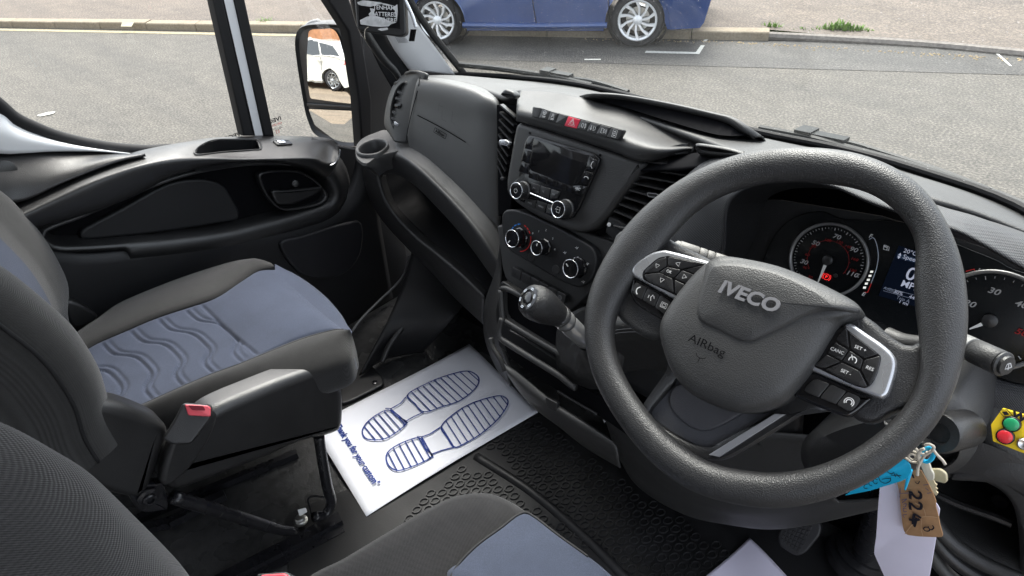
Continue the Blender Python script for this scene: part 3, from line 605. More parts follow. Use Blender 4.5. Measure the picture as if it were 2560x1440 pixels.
# the van's own flank, seen in the mirror
van=thing('van_body','white van body shell around the cab with black window surrounds','van',(-.95,-.6,-.5))
fl=[[V(-.96,y,z1),V(-.975,y,z1-.05),V(-.99,y,.25),V(-1.0,y,0),V(-.97,y,-.55)] for y,z1 in ((.50,.40),(.3,.42),(0,.50),(-.4,.58),(-.9,.62))]
shell([list(r) for r in fl],.01).end('door_outer_skin',M['vanwhite'],van,60)
g=G().add([V(-.95,-.92,1.5),V(-.95,-.92,-.5),V(-.95,-5.0,-.5),V(-.95,-5.0,1.5)],[(0,1,2,3)]); g.end('side_panel',M['vanwhite'],van,0)
# ---- A pillar
ap=thing('a_pillar','pale grey windscreen pillar trim with black rubber edge and perforated patch','pillar trim',(-.72,.55,.72))
pb=cv('d6',[(560,560),(700,800),(850,1010),(960,1160)]); pc=cv('d6',[(760,500),(930,760),(1100,960),(1270,1180)]); pd=cv('d6',[(900,100),(1060,370),(1390,810),(1690,1225)])
def rk(L,xa,xb): return [at(a,b_,'x',xa+(xb-xa)*i/(len(L)-1)) for i,(a,b_) in enumerate(L)]
pb=[(930,40)]+pb; pc=[(960,-30)]+pc; pd=[(1000,-60)]+pd
rows=[rk([(905,-60)]+pb[1:],-.74,-.735),rk(pb,-.725,-.72),rk(pc,-.705,-.695),rk(pd,-.685,-.675)]
shell(loft(rows,40,16),.008).end('pillar_trim',M['trimwhite'],ap,180)
e0=rk([(990,-70),(1012,0),(1060,75),(1100,125),(1151,188)],-.69,-.672)
g=G().tube([p+V(.004,.012,0) for p in e0],.010,8,flat=.6); g.end('glass_seal',M['seal'],ap)
# perforated patch
g=G(); a0,a1,b0,b1=[at(*p,'x',-.703) for p in cv('d6',[(600,420),(960,280),(760,690),(1140,668)])]
for i in range(16):
    for j in range(22):
        u,v=i/15,j/21; p=(a0*(1-v)+a1*v)*(1-u)+(b0*(1-v)+b1*v)*u
        g.lathe([(.0011,.0),(.0009,.0016),(0,.0017)],p+V(.004,-.002,0),nrm(CAM-p),6,caps=False)
g.end('perforation',mat('grey perforation',(.16,.16,.17),.6,.3),ap,0)
# grab handle bar and dark side
shell(loft([rk([(860,-60),(905,60),(940,150),(985,230)],-.80,-.76),rk([(890,-60),(945,70),(985,140),(1010,200)],-.765,-.74),rk([(920,-60),(960,60),(1000,130),(1030,185)],-.76,-.73)],24,12),.006).end('dark_pillar_side',M['matte'],ap,180)
g=G().tube(rk([(880,-30),(900,55),(925,100),(960,150),(985,175),(998,195)],-.72,-.70),[.011,.011,.011,.010,.008],12); g.end('grab_handle',M['hard'],ap)
# ---- satnav style device hanging on the pillar
DN=nrm(V(.55,-.70,.30)); DQ=PL(at(950,40,'x',-.60),DN,(.8,.6,0))
dev=thing('satnav','black framed pocket screen showing torn white sticker lettering, in front of the pillar','satnav',DQ.p)
co=[DQ.hit(*p) for p in [(886,-48),(1008,-42),(1015,82),(985,90),(897,78)]]; co=[DQ.hit(*p) for p in [(882,-50),(1010,-46),(1016,86),(1000,92),(892,76)]]
G().slab(rnd(co,.010),DN,.022,.004).end('casing',M['hard'],dev)
sc4=[DQ.hit(*p,.0008) for p in cv('d6',[(95,-260),(770,-200),(785,470),(120,420)])]
G().slab(sc4,DN,.001).end('screen',M['radioscreen'],dev)
grey=mat('scuffed white sticker',(.50,.50,.50),.7,.2,var=[('noise',80,.25)])
for q in ([(85,35),(180,5),(330,20),(480,40),(520,60),(400,80),(300,110),(150,90),(100,70)],[(130,330),(250,270),(380,255),(500,290),(600,340),(720,370),(640,395),(600,430),(480,440),(330,430),(230,410),(140,400)],[(290,130),(380,150),(360,200),(380,250),(290,270),(270,230),(310,190)],[(690,110),(740,70),(750,200),(730,360),(715,280)],[(480,45),(620,75),(700,100),(600,95),(500,75)],[(420,480),(470,460),(580,450),(590,485),(480,505)]):
    G().slab(rnd([DQ.hit(*p,.0022) for p in cv('d6',q)],.001,2),DN,.0006).end('sticker_scrap',grey,dev,0)
du=nrm(DQ.hit(*cv('d6',[(720,130)])[0])-DQ.hit(*cv('d6',[(380,115)])[0]))
for s_,q,sz in (('TENHAM',(345,150),.0125),('ATTERED',(372,258),.0125),('WHERE',(430,352),.0125)):
    text('lettering',s_,DQ.hit(*cv('d6',[q])[0],.0035),du,np.cross(DN,du),sz,mat('sticker white '+s_,(.62,.62,.62),.7,.2),dev,bold=.0001,sx=.98)
g=G().tube([DQ.hit(*p,.004) for p in cv('d6',[(270,440),(220,480),(205,560),(215,640)])],.0007,5); g.end('loose_thread',M['string'],dev)
G().tube([DQ.hit(*p,-.006) for p in [(1012,0),(1022,20),(1033,45),(1040,68)]],.004,8).end('mount_arm',M['silver'],dev)
g=G(); 
for i in range(3):
    a=DQ.hit(*cv('d6',[(975+32*i,480)])[0],-.01); b_=DQ.hit(*cv('d6',[(945+30*i,675)])[0],-.01); g.tube([a,b_],.0025,6)
g.end('mount_clip',M['gloss'],dev)
# ---- wipers beyond the glass, and cowl
cow=thing('scuttle_panel','black plastic scuttle panel running along the foot of the windscreen','scuttle',(0,.62,.70))
b2=[p+V(0,.02,-.03) for p in base]; b3=[p+V(0,.12,-.06) for p in base]; b1=[p+V(0,.004,.002) for p in base]
shell(loft([b1,b2,b3],40,8),.004).end('panel',M['matte'],cow,180)
bonn=[p+V(0,.13,-.05) for p in base]; 
def glassp(px,py,o=.02):
    best=min(range(len(base)-1),key=lambda i:0); 
    # meet the raked plane of the glass, o in front of it
    for yy in np.linspace(.3,.9,400):
        p=at(px,py,'y',yy); xs=[q[0] for q in base]; yb=np.interp(p[0],xs,[q[1] for q in base]); zb=np.interp(p[0],xs,[q[2] for q in base])
        if p[1]>yb-(p[2]-zb)*.658+o: return p
    return p
def wiper(name,label,arm,blade,r=.006):
    root=thing('wiper',label,'wiper',glassp(*arm[-1]),'windscreen wipers')
    G().tube([glassp(*p,.035) for p in arm],[.006,.005,.007,.008],8).end('wiper_arm',mat(name+' arm paint',(.014,.017,.018),.5,.3),root)
    hd_=[glassp(*p,.03) for p in arm[:2]]
    G().tube([glassp(*p,.018) for p in blade],.0075,8).end('wiper_blade',mat(name+' blade',(.010,.012,.013),.55,.3),root)
    a,b_=hd_; d=nrm(b_-a); g=G(); g.box(a+d*.035,.085,.020,.018,ax=np.array([d,nrm(np.cross(V(0,0,1),d)),np.cross(d,nrm(np.cross(V(0,0,1),d)))])); g.box(a+d*.005,.03,.03,.024,ax=np.array([d,nrm(np.cross(V(0,0,1),d)),np.cross(d,nrm(np.cross(V(0,0,1),d)))]))
    g.end('blade_clip',mat(name+' clip',(.014,.017,.018),.6,.2),root)
wiper('first wiper','grey windscreen wiper with its clip above the passenger side of the dashboard',[(1366,184),(1430,196),(1475,203),(1520,215),(1570,232)],[(1150,162),(1250,172),(1380,192),(1480,214)])
wiper('second wiper','longer grey windscreen wiper resting beyond the steering wheel',[(2008,337),(2085,353),(2140,362),(2260,400),(2340,427),(2440,467),(2600,532)],[(1900,322),(2000,341),(2130,374),(2300,422),(2470,482)])

G().add([V(-.915,.25,-.1),V(-.915,.72,-.1),V(-.915,.72,.42),V(-.915,.25,.42)],[(0,1,2,3)]).end('wing_inner_panel',M['matte'],van,0)
# ---------------------------------------------------------------- dashboard
FP=PL((0,.296,.80),(0,-1,.38),(1,0,0))           # raked fascia plane
FU,FV,FN=FP.u,FP.v,FP.n
dash=thing('dashboard','dark grey van dashboard with centre stack, vents, open trays and instrument hood','dashboard',(0,.4,.6))
def fp(L,o=0): return [FP.hit(a,b_,o) for a,b_ in L]
def plate(name,L,m,th=.01,bev=.002,off=0,r=None,par=None,sm=35,pl=FP,dens=None):
    P=[pl.hit(a,b_,off) for a,b_ in L]
    if dens: P=list(crom(P,dens,True))
    elif r: P=rnd(P,r)
    return G().slab(P,pl.n,th,bev).end(name,m,dash if par is None else par,sm)
# --- dash top: from the foot of the glass to the rear edge
back=[p+V(0,-.004,-.004) for p in base]
front=M3([(985,205,'z',.775),(1050,193,'z',.803),(1160,208,'z',.808),(1255,240,'z',.812),(1300,226,'z',.84),(1450,243,'z',.845),(1600,290,'z',.85),(1750,345,'z',.855),(1860,385,'z',.865),(2000,400,'z',.87),(2150,430,'z',.87),(2300,490,'z',.865),(2450,540,'z',.855),(2700,650,'z',.83)])
bk=crom(back,60); fr=crom(front,60)
mid1=[a*.5+b_*.5+V(0,0,.006) for a,b_ in zip(bk,fr)]; und=[p+V(0,.02,-.03) for p in fr]
shell(loft([bk,mid1,fr,und],90,26),.004).end('dash_top',M['dash'],dash,180)
g=G().tube([p+V(0,-.003,.004) for p in base],.006,8); g.end('glass_seal',M['seal'],dash)
# inner bulk that closes the dash behind all its panels
bulk=[[V(x,.62,.74),V(x,.50,.62),V(x,.46,.35),V(x,.48,.15),V(x,.49,-.01)] for x in (-.80,-.3,0,.3,.86)]
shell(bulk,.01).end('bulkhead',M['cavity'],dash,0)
# --- passenger airbag lid, with its rounded right flank
lid_t=[(1052,190,'z',.812),(1120,198,'z',.815),(1190,215,'z',.818),(1233,232,'z',.817),(1250,250,'z',.805)]
GPl=PL((0,.40,.815),(0,-1,.30),(1,0,0))
gl=lambda L,o=0:[GPl.hit(a,b_,o) for a,b_ in L]
rA=[at(1052,190,'z',.806),at(1120,198,'z',.808),at(1190,214,'z',.810),at(1225,230,'z',.808),at(1243,241,'z',.80),at(1252,258,'z',.79)]
rB=gl([(1042,204),(1110,214),(1180,232),(1212,246)],.012)+gl([(1243,262)],.002)+gl([(1254,290)],-.018)
rC=gl([(1030,255),(1095,285),(1160,310),(1203,310)],.012)+gl([(1240,335)],.0)+gl([(1252,380)],-.018)
rD=gl([(1020,315),(1085,370),(1150,420),(1203,440)],.008)+gl([(1240,470)],-.004)+gl([(1252,505)],-.022)
rE=gl([(1016,358),(1080,425),(1150,500),(1210,565)],.0)+gl([(1243,615)],-.012)+gl([(1254,645)],-.03)
shell(loft([rA,rB,rC,rD,rE],60,50),.012).end('airbag_lid',mat('airbag lid plastic',(.080,.080,.079),.45,.5,bump=grain,rvar=(6,.04)),dash,180)
# seam, rib and embossed badge on the lid
lidp=PL(GPl.p+GPl.n*.0125,GPl.n)
g=G(); line(g,crom([lidp.hit(*p) for p in [(1052,192),(1046,225),(1035,265),(1024,310),(1016,356)]],24),.0028,GPl.n,.002); g.end('lid_seam',M['cavity'],dash,0)
g=G(); line(g,crom([lidp.hit(*p) for p in cv('c2',[(992,830),(1100,885),(1200,940),(1340,1025)])],16),.0022,GPl.n,.0012); g.end('lid_groove',M['cavity'],dash,0)
bq=[lidp.hit(*p,.001) for p in cv('c2',[(1118,918),(1202,968),(1192,1000),(1108,950)])]
g=G(); qq=rnd(bq,.002); line(g,list(qq)+[qq[0]],.0011,GPl.n,.001); g.end('badge_frame',M['cavity'],dash,0)
u_=nrm(bq[1]-bq[0]); text('airbag_lettering','AIRbag',lidp.hit(*cv('c2',[(1118,950)])[0],.0022),u_,np.cross(GPl.n,u_),.011,M['cavity'],dash,bold=.0002)
g=G()
for L_ in ([(1140,800),(1150,740),(1155,680)],[(1155,682),(1190,682)],[(1148,760),(1178,770)],[(1170,790),(1168,860),(1200,875)],[(1245,800),(1238,880),(1262,895)],[(1335,740),(1322,770),(1318,800)]):
    line(g,[lidp.hit(*p,.0005) for p in cv('c2',L_)],.0007,GPl.n,.0012)
g.end('finger_scratch',M['hard'],dash,0)
# --- left end cap with outer vent
va=gl(cv('c2',[(935,520),(1050,530),(1040,590),(985,740),(930,930),(912,1035)]),.004)
vo=[at(a,b_,'y',y_) for (a,b_),y_ in zip(cv('c2',[(910,520),(862,560),(800,640),(760,780),(752,900),(800,985)]),(.45,.43,.41,.385,.365,.35))]
vm=[(a+b_)/2+V(0,-.012,0) for a,b_ in zip(va,vo)]
shell(loft([vo,vm,va],40,14),.006).end('end_cap',M['dash'],dash,180)
VP=PL(np.mean(va+vo,0)+V(-.01,-.022,0),nrm(V(.25,-1,.32)))
vr=cv('c2',[(885,600),(912,635),(905,760),(880,885),(858,950),(825,930),(795,860),(800,755),(835,650)])
vv=crom([VP.hit(*p) for p in vr],50,True); vc=vv.mean(0)
G().grid([vc+(vv-vc)*1.10-VP.n*.008,vc+(vv-vc)*1.07-VP.n*.001,vv-VP.n*.002,vc+(vv-vc)*.95-VP.n*.02],cu=True).end('vent_ring',M['hard'],dash,180)
G().slab(list(vc+(vv-vc)*1.02-VP.n*.016),VP.n,.004).end('vent_throat',M['cavity'],dash,0)
bladem=mat('vent blade plastic',(.05,.05,.05),.45,.5)
for i,(a0,a1) in enumerate([((848,655),(893,668)),((835,700),(893,715)),((812,800),(885,822)),((806,845),(876,868)),((812,890),(866,910))]):
    g=G(); a_,b_=[VP.hit(*p,-.003) for p in cv('c2',[a0,a1])]; d=b_-a_; g.box((a_+b_)/2-VP.n*.004,np.linalg.norm(d)*1.1,.012,.0045,ax=np.array([nrm(d),nrm(VP.n+V(0,0,-.4)),nrm(np.cross(d,VP.n))])); g.end('vent_blade',bladem,dash,0)
G().slab(rnd([VP.hit(*p,.004) for p in cv('c2',[(822,748),(870,745),(872,768),(850,785),(822,772)])],.003),VP.n,.008,.002).end('vent_tab',M['gloss'],dash)
G().slab(rnd([VP.hit(*p,.002) for p in cv('c2',[(822,872),(852,890),(846,912),(818,898)])],.003),VP.n,.005,.001).end('vent_wheel',M['silver'],dash)
# --- cup holder shelf
ch=crom(Z(.640,cv('c2',[(770,935),(880,1010),(930,1055),(860,1085),(760,1110),(690,1135),(620,1180),(560,1150),(540,1100),(550,1040),(600,990),(680,955)])),70,True); chn=ch.mean(0)
cs_=G().grid([chn+(ch-chn)*.8+V(0,.02,-.05),chn+(ch-chn)*.93+V(0,.01,-.02),ch+V(0,0,-.006),chn+(ch-chn)*.97,chn+(ch-chn)*.5],cu=True,caps=True).end('cup_shelf',M['dash'],dash,50)
cxo=crom(Z(.648,cv('c2',[(765,1030),(755,1060),(700,1097),(630,1108),(580,1098),(565,1070),(603,1033),(680,1005),(742,1010)])),60,True); cc=cxo.mean(0)
cut(cs_,G().grid([cc+(cxo-cc)*.985-V(0,0,.045),cc+(cxo-cc)*.985+V(0,0,.02)],cu=True,caps=True).end('cutter',M['dash'],dash,0))
G().grid([cc+(cxo-cc)*1.20+V(0,0,-.012),cc+(cxo-cc)*1.17+V(0,0,-.002),cc+(cxo-cc)*1.10+V(0,0,.002),cxo,cc+(cxo-cc)*.95+V(0,0,-.006),cc+(cxo-cc)*.82-V(0,0,.038)],cu=True).end('cup_rim',M['dash'],dash,180)
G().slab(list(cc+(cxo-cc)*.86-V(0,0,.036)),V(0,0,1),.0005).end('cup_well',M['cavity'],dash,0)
# --- sweeping beams below the lid with the open tray between them
bt=[at(*p) for p in [(905,372,'y',.335),(930,378,'y',.335),(990,372,'y',.335),(1040,400,'y',.325),(1090,445,'y',.315),(1150,505,'y',.305),(1205,570,'y',.295),(1250,640,'y',.285)]]
bm_=[at(*p) for p in [(918,395,'y',.315),(950,392,'y',.315),(1000,398,'y',.315),(1045,428,'y',.305),(1095,475,'y',.295),(1150,535,'y',.285),(1205,605,'y',.275),(1246,665,'y',.27)]]
bb=[at(*p) for p in [(948,440,'y',.325),(960,432,'y',.325),(1000,440,'y',.325),(1040,465,'y',.32),(1085,510,'y',.31),(1140,570,'y',.30),(1190,635,'y',.29),(1236,700,'y',.28)]]
shell(loft([[p+V(0,.03,.01) for p in bt],bt,bm_,bb,[p+V(0,.012,-.004) for p in bb]],70,26),.004).end('upper_beam',M['dash'],dash,180)
G().grid(loft([[p+V(0,.010,-.003) for p in bb],[p+V(0,.11,-.008) for p in bb]],70,6)).end('shelf_roof',M['cavity'],dash,180)  # tray roof and back coloured near black to deepen the shade inside
ct=[at(*p) for p in [(955,436,'y',.345),(962,470,'y',.335),(985,520,'y',.33),(1040,580,'y',.325),(1100,630,'y',.315),(1160,680,'y',.305),(1215,735,'y',.295)]]
cm=[at(*p) for p in [(938,425,'y',.318),(950,476,'y',.312),(975,528,'y',.308),(1030,590,'y',.302),(1090,640,'y',.294),(1150,692,'y',.285),(1210,750,'y',.276)]]
cb=[at(*p) for p in [(903,400,'y',.345),(918,480,'y',.365),(955,550,'y',.375),(1020,622,'y',.375),(1080,682,'y',.370),(1140,748,'y',.36),(1212,815,'y',.33)]]
G().grid(loft([[p+V(0,.012,.001) for p in ct],[p+V(0,.11,.004) for p in ct]],70,6)).end('shelf_floor',M['matte'],dash,180)
shell(loft([[p+V(0,.014,.001) for p in ct],ct,cm,cb,[p+V(0,.09,-.02) for p in cb]],70,26),.004).end('lower_beam',M['dash'],dash,180)
ti=[p+V(0,.11,0) for p in bb[1:]]; tj=[p+V(0,.11,-.0) for p in ct]
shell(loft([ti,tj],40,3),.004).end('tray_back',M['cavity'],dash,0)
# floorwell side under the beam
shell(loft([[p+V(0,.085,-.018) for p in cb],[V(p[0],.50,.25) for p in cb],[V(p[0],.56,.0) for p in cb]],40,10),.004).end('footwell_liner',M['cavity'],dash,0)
# --- centre stack
top_=[at(1300,224,'y',.385),at(1375,228,'y',.40),at(1452,243,'y',.40),at(1560,275,'y',.40),at(1680,318,'y',.40),at(1772,345,'y',.40)]
h1=[at(1294,245,'y',.355),at(1365,252,'y',.365),at(1440,268,'y',.365),at(1550,303,'y',.365),at(1670,345,'y',.365),at(1745,362,'y',.37)]
h2_=fp([(1291,275)],.002)+fp([(1360,290),(1435,310),(1540,343),(1640,372)],.004)+[at(1728,372,'y',.35)]
h3=fp([(1290,302),(1355,321),(1430,345),(1530,378),(1614,405)],0)+[at(1722,378,'y',.36)]
shell(loft([top_,h1,h2_,h3],80,24),.012).end('stack_hood',M['dash'],dash,180)
# fascia panel
fo=[(1290,303),(1355,322),(1430,346),(1530,379),(1614,406),(1600,432),(1570,470),(1540,510),(1510,550),(1482,576),(1445,583),(1400,570),(1340,542),(1292,512),(1266,486),(1263,455),(1272,400),(1281,345)]
P=fp(fo,-.001); c0=np.mean(P,0); P=rnd(P,.02,5)
g=G(); g.slab(P,FN,.05,.010,5); g.end('radio_fascia',M['dash'],dash,50)
g=G(); line(g,crom(fp([(1292,303),(1355,322),(1430,346),(1530,379),(1612,406)],.001),30),.0013,FN,.0008); g.end('fascia_seam',M['cavity'],dash,0)
for px in ((1324,333),(1500,388)):
    G().lathe([(.0022,-.002),(.0022,.0004),(0,.0004)],FP.hit(*px,.0),FN,14).end('release_hole',M['cavity'],dash,0)
# --- switch row on the hood
SP=PL(FP.hit(1445,302,.010),nrm(V(0,-1,.50)),(1,0,0))
e=[cv('c3',[p])[0] for p in [(345,172),(408,180),(462,200),(518,216),(577,233),(660,258),(726,272),(790,290),(858,308),(942,325)]]
f=[cv('c3',[p])[0] for p in [(337,240),(382,253),(438,268),(492,284),(548,302),(632,322),(692,340),(756,358),(826,376),(905,395)]]
plate('switch_surround',[e[0],e[-1],f[-1],f[0]],M['hard'],.010,.001,off=.0012,r=.004,pl=SP)
sym=['','TC','LANE','','HAZ','FOG','LEV','LAMP','LOCK']
for i in range(9):
    q=[SP.hit(*e[i],.002),SP.hit(*e[i+1],.002),SP.hit(*f[i+1],.002),SP.hit(*f[i],.002)]; c1=sum(q)/4; q=[c1+(p-c1)*V(.94,.94,.90) for p in q]
    b0=G().slab(rnd(q,.0025 if i in (0,8) else .0008),SP.n,.006,.0008).end('hazard_switch' if i==4 else 'push_switch',M['redsw'] if i==4 else M['hard'],dash)
    s_=sym[i]; g=G(); u,v,n=SP.u,SP.v,SP.n
    Pn=lambda a,b_: c1+u*a+v*b_+n*.0005
    wd=.0007
    if s_=='HAZ':
        for k in (.0075,.0042): T_=[Pn(0,k),Pn(-k*.95,-k*.7),Pn(k*.95,-k*.7),Pn(0,k)]; line(g,T_,.0008,n)
    elif s_=='TC':
        line(g,[Pn(.0035*math.cos(a),.003+.0035*math.sin(a)) for a in np.linspace(0,6.28,16)],wd,n); line(g,[Pn(-.003,.003),Pn(.003,.003)],wd,n); line(g,[Pn(0,.003),Pn(0,0)],wd,n)
    elif s_=='LANE':
        line(g,[Pn(-.003,-.001),Pn(-.001,.006)],wd,n); line(g,[Pn(.003,-.001),Pn(.001,.006)],wd,n); line(g,[Pn(0,.0),Pn(0,.005)],wd,n)
    elif s_=='FOG':
        line(g,[Pn(.0,-.004),Pn(-.003,-.003),Pn(-.004,0),Pn(-.003,.003),Pn(.0,.004),Pn(0,-.004)],wd,n)
        for k in (-1,0,1): line(g,[Pn(.002,k*.0024),Pn(.0065,k*.0024)],wd,n)
        line(g,[Pn(.004,.005),Pn(.0048,0),Pn(.004,-.005)],wd,n)
    elif s_=='LEV':
        line(g,[Pn(.001,-.004),Pn(.001,.004),Pn(.005,.002),Pn(.005,-.002),Pn(.001,-.004)],wd,n); line(g,[Pn(-.004,-.004),Pn(-.004,.004)],wd,n); line(g,[Pn(-.006,-.001),Pn(-.004,-.004),Pn(-.002,-.001)],wd,n)
    elif s_=='LAMP':
        line(g,[Pn(.0,-.004),Pn(-.004,-.004),Pn(-.004,.004),Pn(.0,.004)],wd,n); line(g,[Pn(.001,-.003),Pn(.003,-.003),Pn(.0045,0),Pn(.003,.003),Pn(.001,.003),Pn(.001,-.003)],wd,n); line(g,[Pn(.0065,-.004),Pn(.0065,.004)],wd,n)
    elif s_=='LOCK':
        line(g,[Pn(-.004,-.006),Pn(.004,-.006),Pn(.004,.006),Pn(-.004,.006),Pn(-.004,-.006)],wd,n); line(g,[Pn(-.004,0),Pn(.004,0)],wd,n); line(g,[Pn(-.002,.003),Pn(.002,.003)],.0014,n); line(g,[Pn(-.002,-.003),Pn(.002,-.003)],.0014,n)
    if g.f: g.end('symbol',M['white'],b0,0)
    if s_ in('TC','LANE'): text('symbol','OFF',Pn(-.0035,-.0055),u,v,.0042,M['white'],b0,.0003,bold=.0001)
# --- radio
radio=G().slab(rnd(fp(cv('c3',[(318,362),(365,368),(560,425),(740,480),(782,515),(772,560),(700,715),(640,850),(600,905),(540,918),(470,895),(350,835),(262,795),(205,745),(205,680),(250,640),(268,520),(290,410)]),.006),.004),FN,.012,.002).end('radio',M['gloss'],dash)
def rb(q,m=M['gloss'],name='radio_button',r=.001,off=.0075,bev=.0006,par=None): return G().slab(rnd(fp(cv('c3',q),off),r),FN,.003,bev).end(name,m,par or radio)
rb([(352,378),(712,492),(700,560),(645,675),(600,695),(560,680),(330,592),(322,560)],M['radioscreen'],'display',.004,.0078)
for q in ([(328,374),(360,382),(342,460),(292,448),(302,395)],[(290,455),(340,467),(322,545),(272,532)],[(270,540),(320,552),(318,620),(252,598)]):
    rb(q)
for i in range(5):
    a=(322+62*i,595+22*i); rb([(a[0],a[1]),(a[0]+57,a[1]+20),(a[0]+52,a[1]+66),(a[0]-6,a[1]+44)])
btn=[]
for q,s_ in (([(716,496),(768,530),(772,560),(742,605),(688,585)],'tel'),([(684,592),(740,612),(705,690),(655,672)],'end'),([(610,692),(655,690),(702,700),(675,765),(588,742)],'ABC')):
    b0=rb(q); c1=np.mean(fp(cv('c3',q),.0082),0)
    if s_=='ABC': text('button_lettering','ABC',c1-FU*.0085-FV*.001,FU,FV,.0062,M['white'],b0)
    else:
        g=G(); k=1 if s_=='tel' else -1; A=[c1+FU*x+FV*y for x,y in ([(.000,.006),(-.0025,.003),(-.0025,-.003),(.001,-.006)] if k==1 else [(-.005,-.001),(-.003,.002),(.003,.002),(.005,-.001)])]
        line(g,crom(A,10),.0013,FN,.0002); g.end('symbol',M['white'],b0,0)
for q,s_ in (([(335,672),(392,690),(385,745),(330,728)],'|<<'),([(396,692),(460,712),(448,772),(388,750)],'>||'),([(466,714),(525,733),(505,775),(455,776)],'>>|'),([(300,775),(368,790),(355,845),(290,815)],'INFO'),([(374,788),(436,810),(420,868),(360,845)],'MENU'),([(442,812),(486,826),(500,875),(428,872)],'BACK')):
    b0=rb(q,M['hard']); c1=np.mean(fp(cv('c3',q),.0082),0); text('button_lettering',s_,c1-FU*.006-FV*.0015,FU,FV,.0046,M['greysym'],b0)
g=G(); g.tube(fp(cv('c3',[(330,742),(480,805)]),.009),.0015,8); g.end('silver_bar',M['chrome'],radio)
def knob(name,base_px,front_px,r,m_side,par,pl=FP,off=0,n=48,ring=M['chrome'],kn=.0006,depth=None,body=None,cap=M['gloss']):
    b0=pl.hit(*base_px,off)
    # height along the normal that brings the front face over front_px
    best=min(np.linspace(.004,.05,200),key=lambda h: np.linalg.norm(proj(b0+pl.n*h)-np.array(front_px)))
    h=best if depth is None else depth
    g=G().lathe([(r*1.12,-.001),(r*1.12,.003),(r*1.0,.005),(r*.97,h-.003),(r*.93,h-.001)],b0,pl.n,n,knurl=kn,nk=1); k=g.end(name,body or M['hard'],par,30)
    G().lathe([(r*.96,h-.002),(r*.955,h+.0004),(r*.93,h+.0008),(r*.88,h+.0006),(r*.86,h-.001)],b0,pl.n,48,caps=False).end('knob_ring',ring,k,180)
    G().lathe([(r*.88,h-.002),(r*.87,h-.0002),(r*.6,h+.0002),(0,h+.0003)],b0,pl.n,36).end('knob_face',cap,k,60)
    return k,b0+pl.n*(h+.001)
def proj(P):
    d=np.asarray(P)-CAM; z=d@CF; return np.array([1280+FPX*(d@CR)/z,720-FPX*(d@CU)/z])
k,c1=knob('radio_knob',(1309,476),(1290,471),.0165,None,radio,off=.006)
g=G(); line(g,[c1+FU*.004*math.sin(a)+FV*.004*math.cos(a)+FN*.0002 for a in np.linspace(.5,5.8,18)],.0008,FN); line(g,[c1+FV*.001+FN*.0002,c1+FV*.0055+FN*.0002],.0008,FN); g.end('symbol',M['white'],k,0)
k,c1=knob('radio_knob',(1416,522),(1394,514),.0165,None,radio,off=.006)
g=G(); line(g,[c1+FU*a+FV*b_ for a,b_ in [(-.002,.002),(-.002,.005),(.005,.005),(.005,-.005),(-.002,-.005),(-.002,-.002)]],.0008,FN,.0003); line(g,[c1-FU*.005,c1+FU*.002],.0008,FN,.0003); g.end('symbol',M['white'],k,0)
# --- climate panel
CP=PL(FP.hit(1350,610,-.004),FN)
clim=plate('climate_panel',cv('c3',[(165,850),(225,845),(330,880),(500,960),(700,1072),(745,1110),(765,1180),(740,1290),(690,1345),(630,1362),(480,1290),(300,1185),(185,1115),(150,1060),(138,960),(142,880)]),M['matte'],.03,.004,pl=CP,r=.01)
lamp_=[((1301,594),(1274,590),.0185),((1362,617),(1346,615),.0150),((1446,668),(1417,662),.0185)]
cyl=[]
for b_,f_,r in lamp_:
    k,c1=knob('climate_knob',b_,f_,r,None,clim,pl=CP,n=18,kn=.0012,body=M['gloss'],depth=.026); cyl.append(c1)
    a={0:-2.6,1:0.1,2:-1.0}[len(cyl)-1]
    d=FU*math.sin(a)+FV*math.cos(a); g=G(); line(g,[c1+d*r*.30,c1+d*r*.66],.0022,FN,.0006); g.end('pointer',M['white'],k,0)
c1=CP.hit(1301,594)
for cc_,a0,a1,m_ in ((0,-.2,-1.3,'blueline'),(1,.1,1.0,'redline'),(2,1.15,2.9,'redline')):
    g=G(); 
    if cc_<2:
        for k in range(3): aa_=np.linspace(a0+(a1-a0)*(k/3+.04),a0+(a1-a0)*((k+1)/3-.06),5); line(g,[c1+FU*math.sin(q)*.027+FV*math.cos(q)*.027 for q in aa_],.0022,FN,.0008)
    else: line(g,[c1+FU*math.sin(q)*.0275+FV*math.cos(q)*.0275 for q in np.linspace(a0,a1,20)],.0016,FN,.0008)
    g.end('temperature_arc',M[m_],clim,0)
for s_,px in (('0',(1330,585)),('1',(1345,580)),('2',(1363,577)),('3',(1380,598)),('4',(1385,625))): text('fan_mark',s_,CP.hit(*px,.0006),FU,FV,.006,M['white'],clim)
for px in ((1411,632),(1441,620),(1467,660),(1457,705)):
    o=CP.hit(*px,.0006); g=G(); line(g,[o-FU*.003,o+FU*.003],.0009,FN); line(g,[o+FV*.003,o+FU*.002-FV*.002],.0009,FN); line(g,[o+FU*.004+FV*.003,o+FU*.002],.0009,FN); g.end('vent_symbol',M['white'],clim,0)
for px in ((1329,642),(1390,674)):
    G().lathe([(.0088,-.001),(.0088,.001),(.008,.0016),(0,.0017)],CP.hit(*px),FN,28).end('round_button',M['hard'],clim)
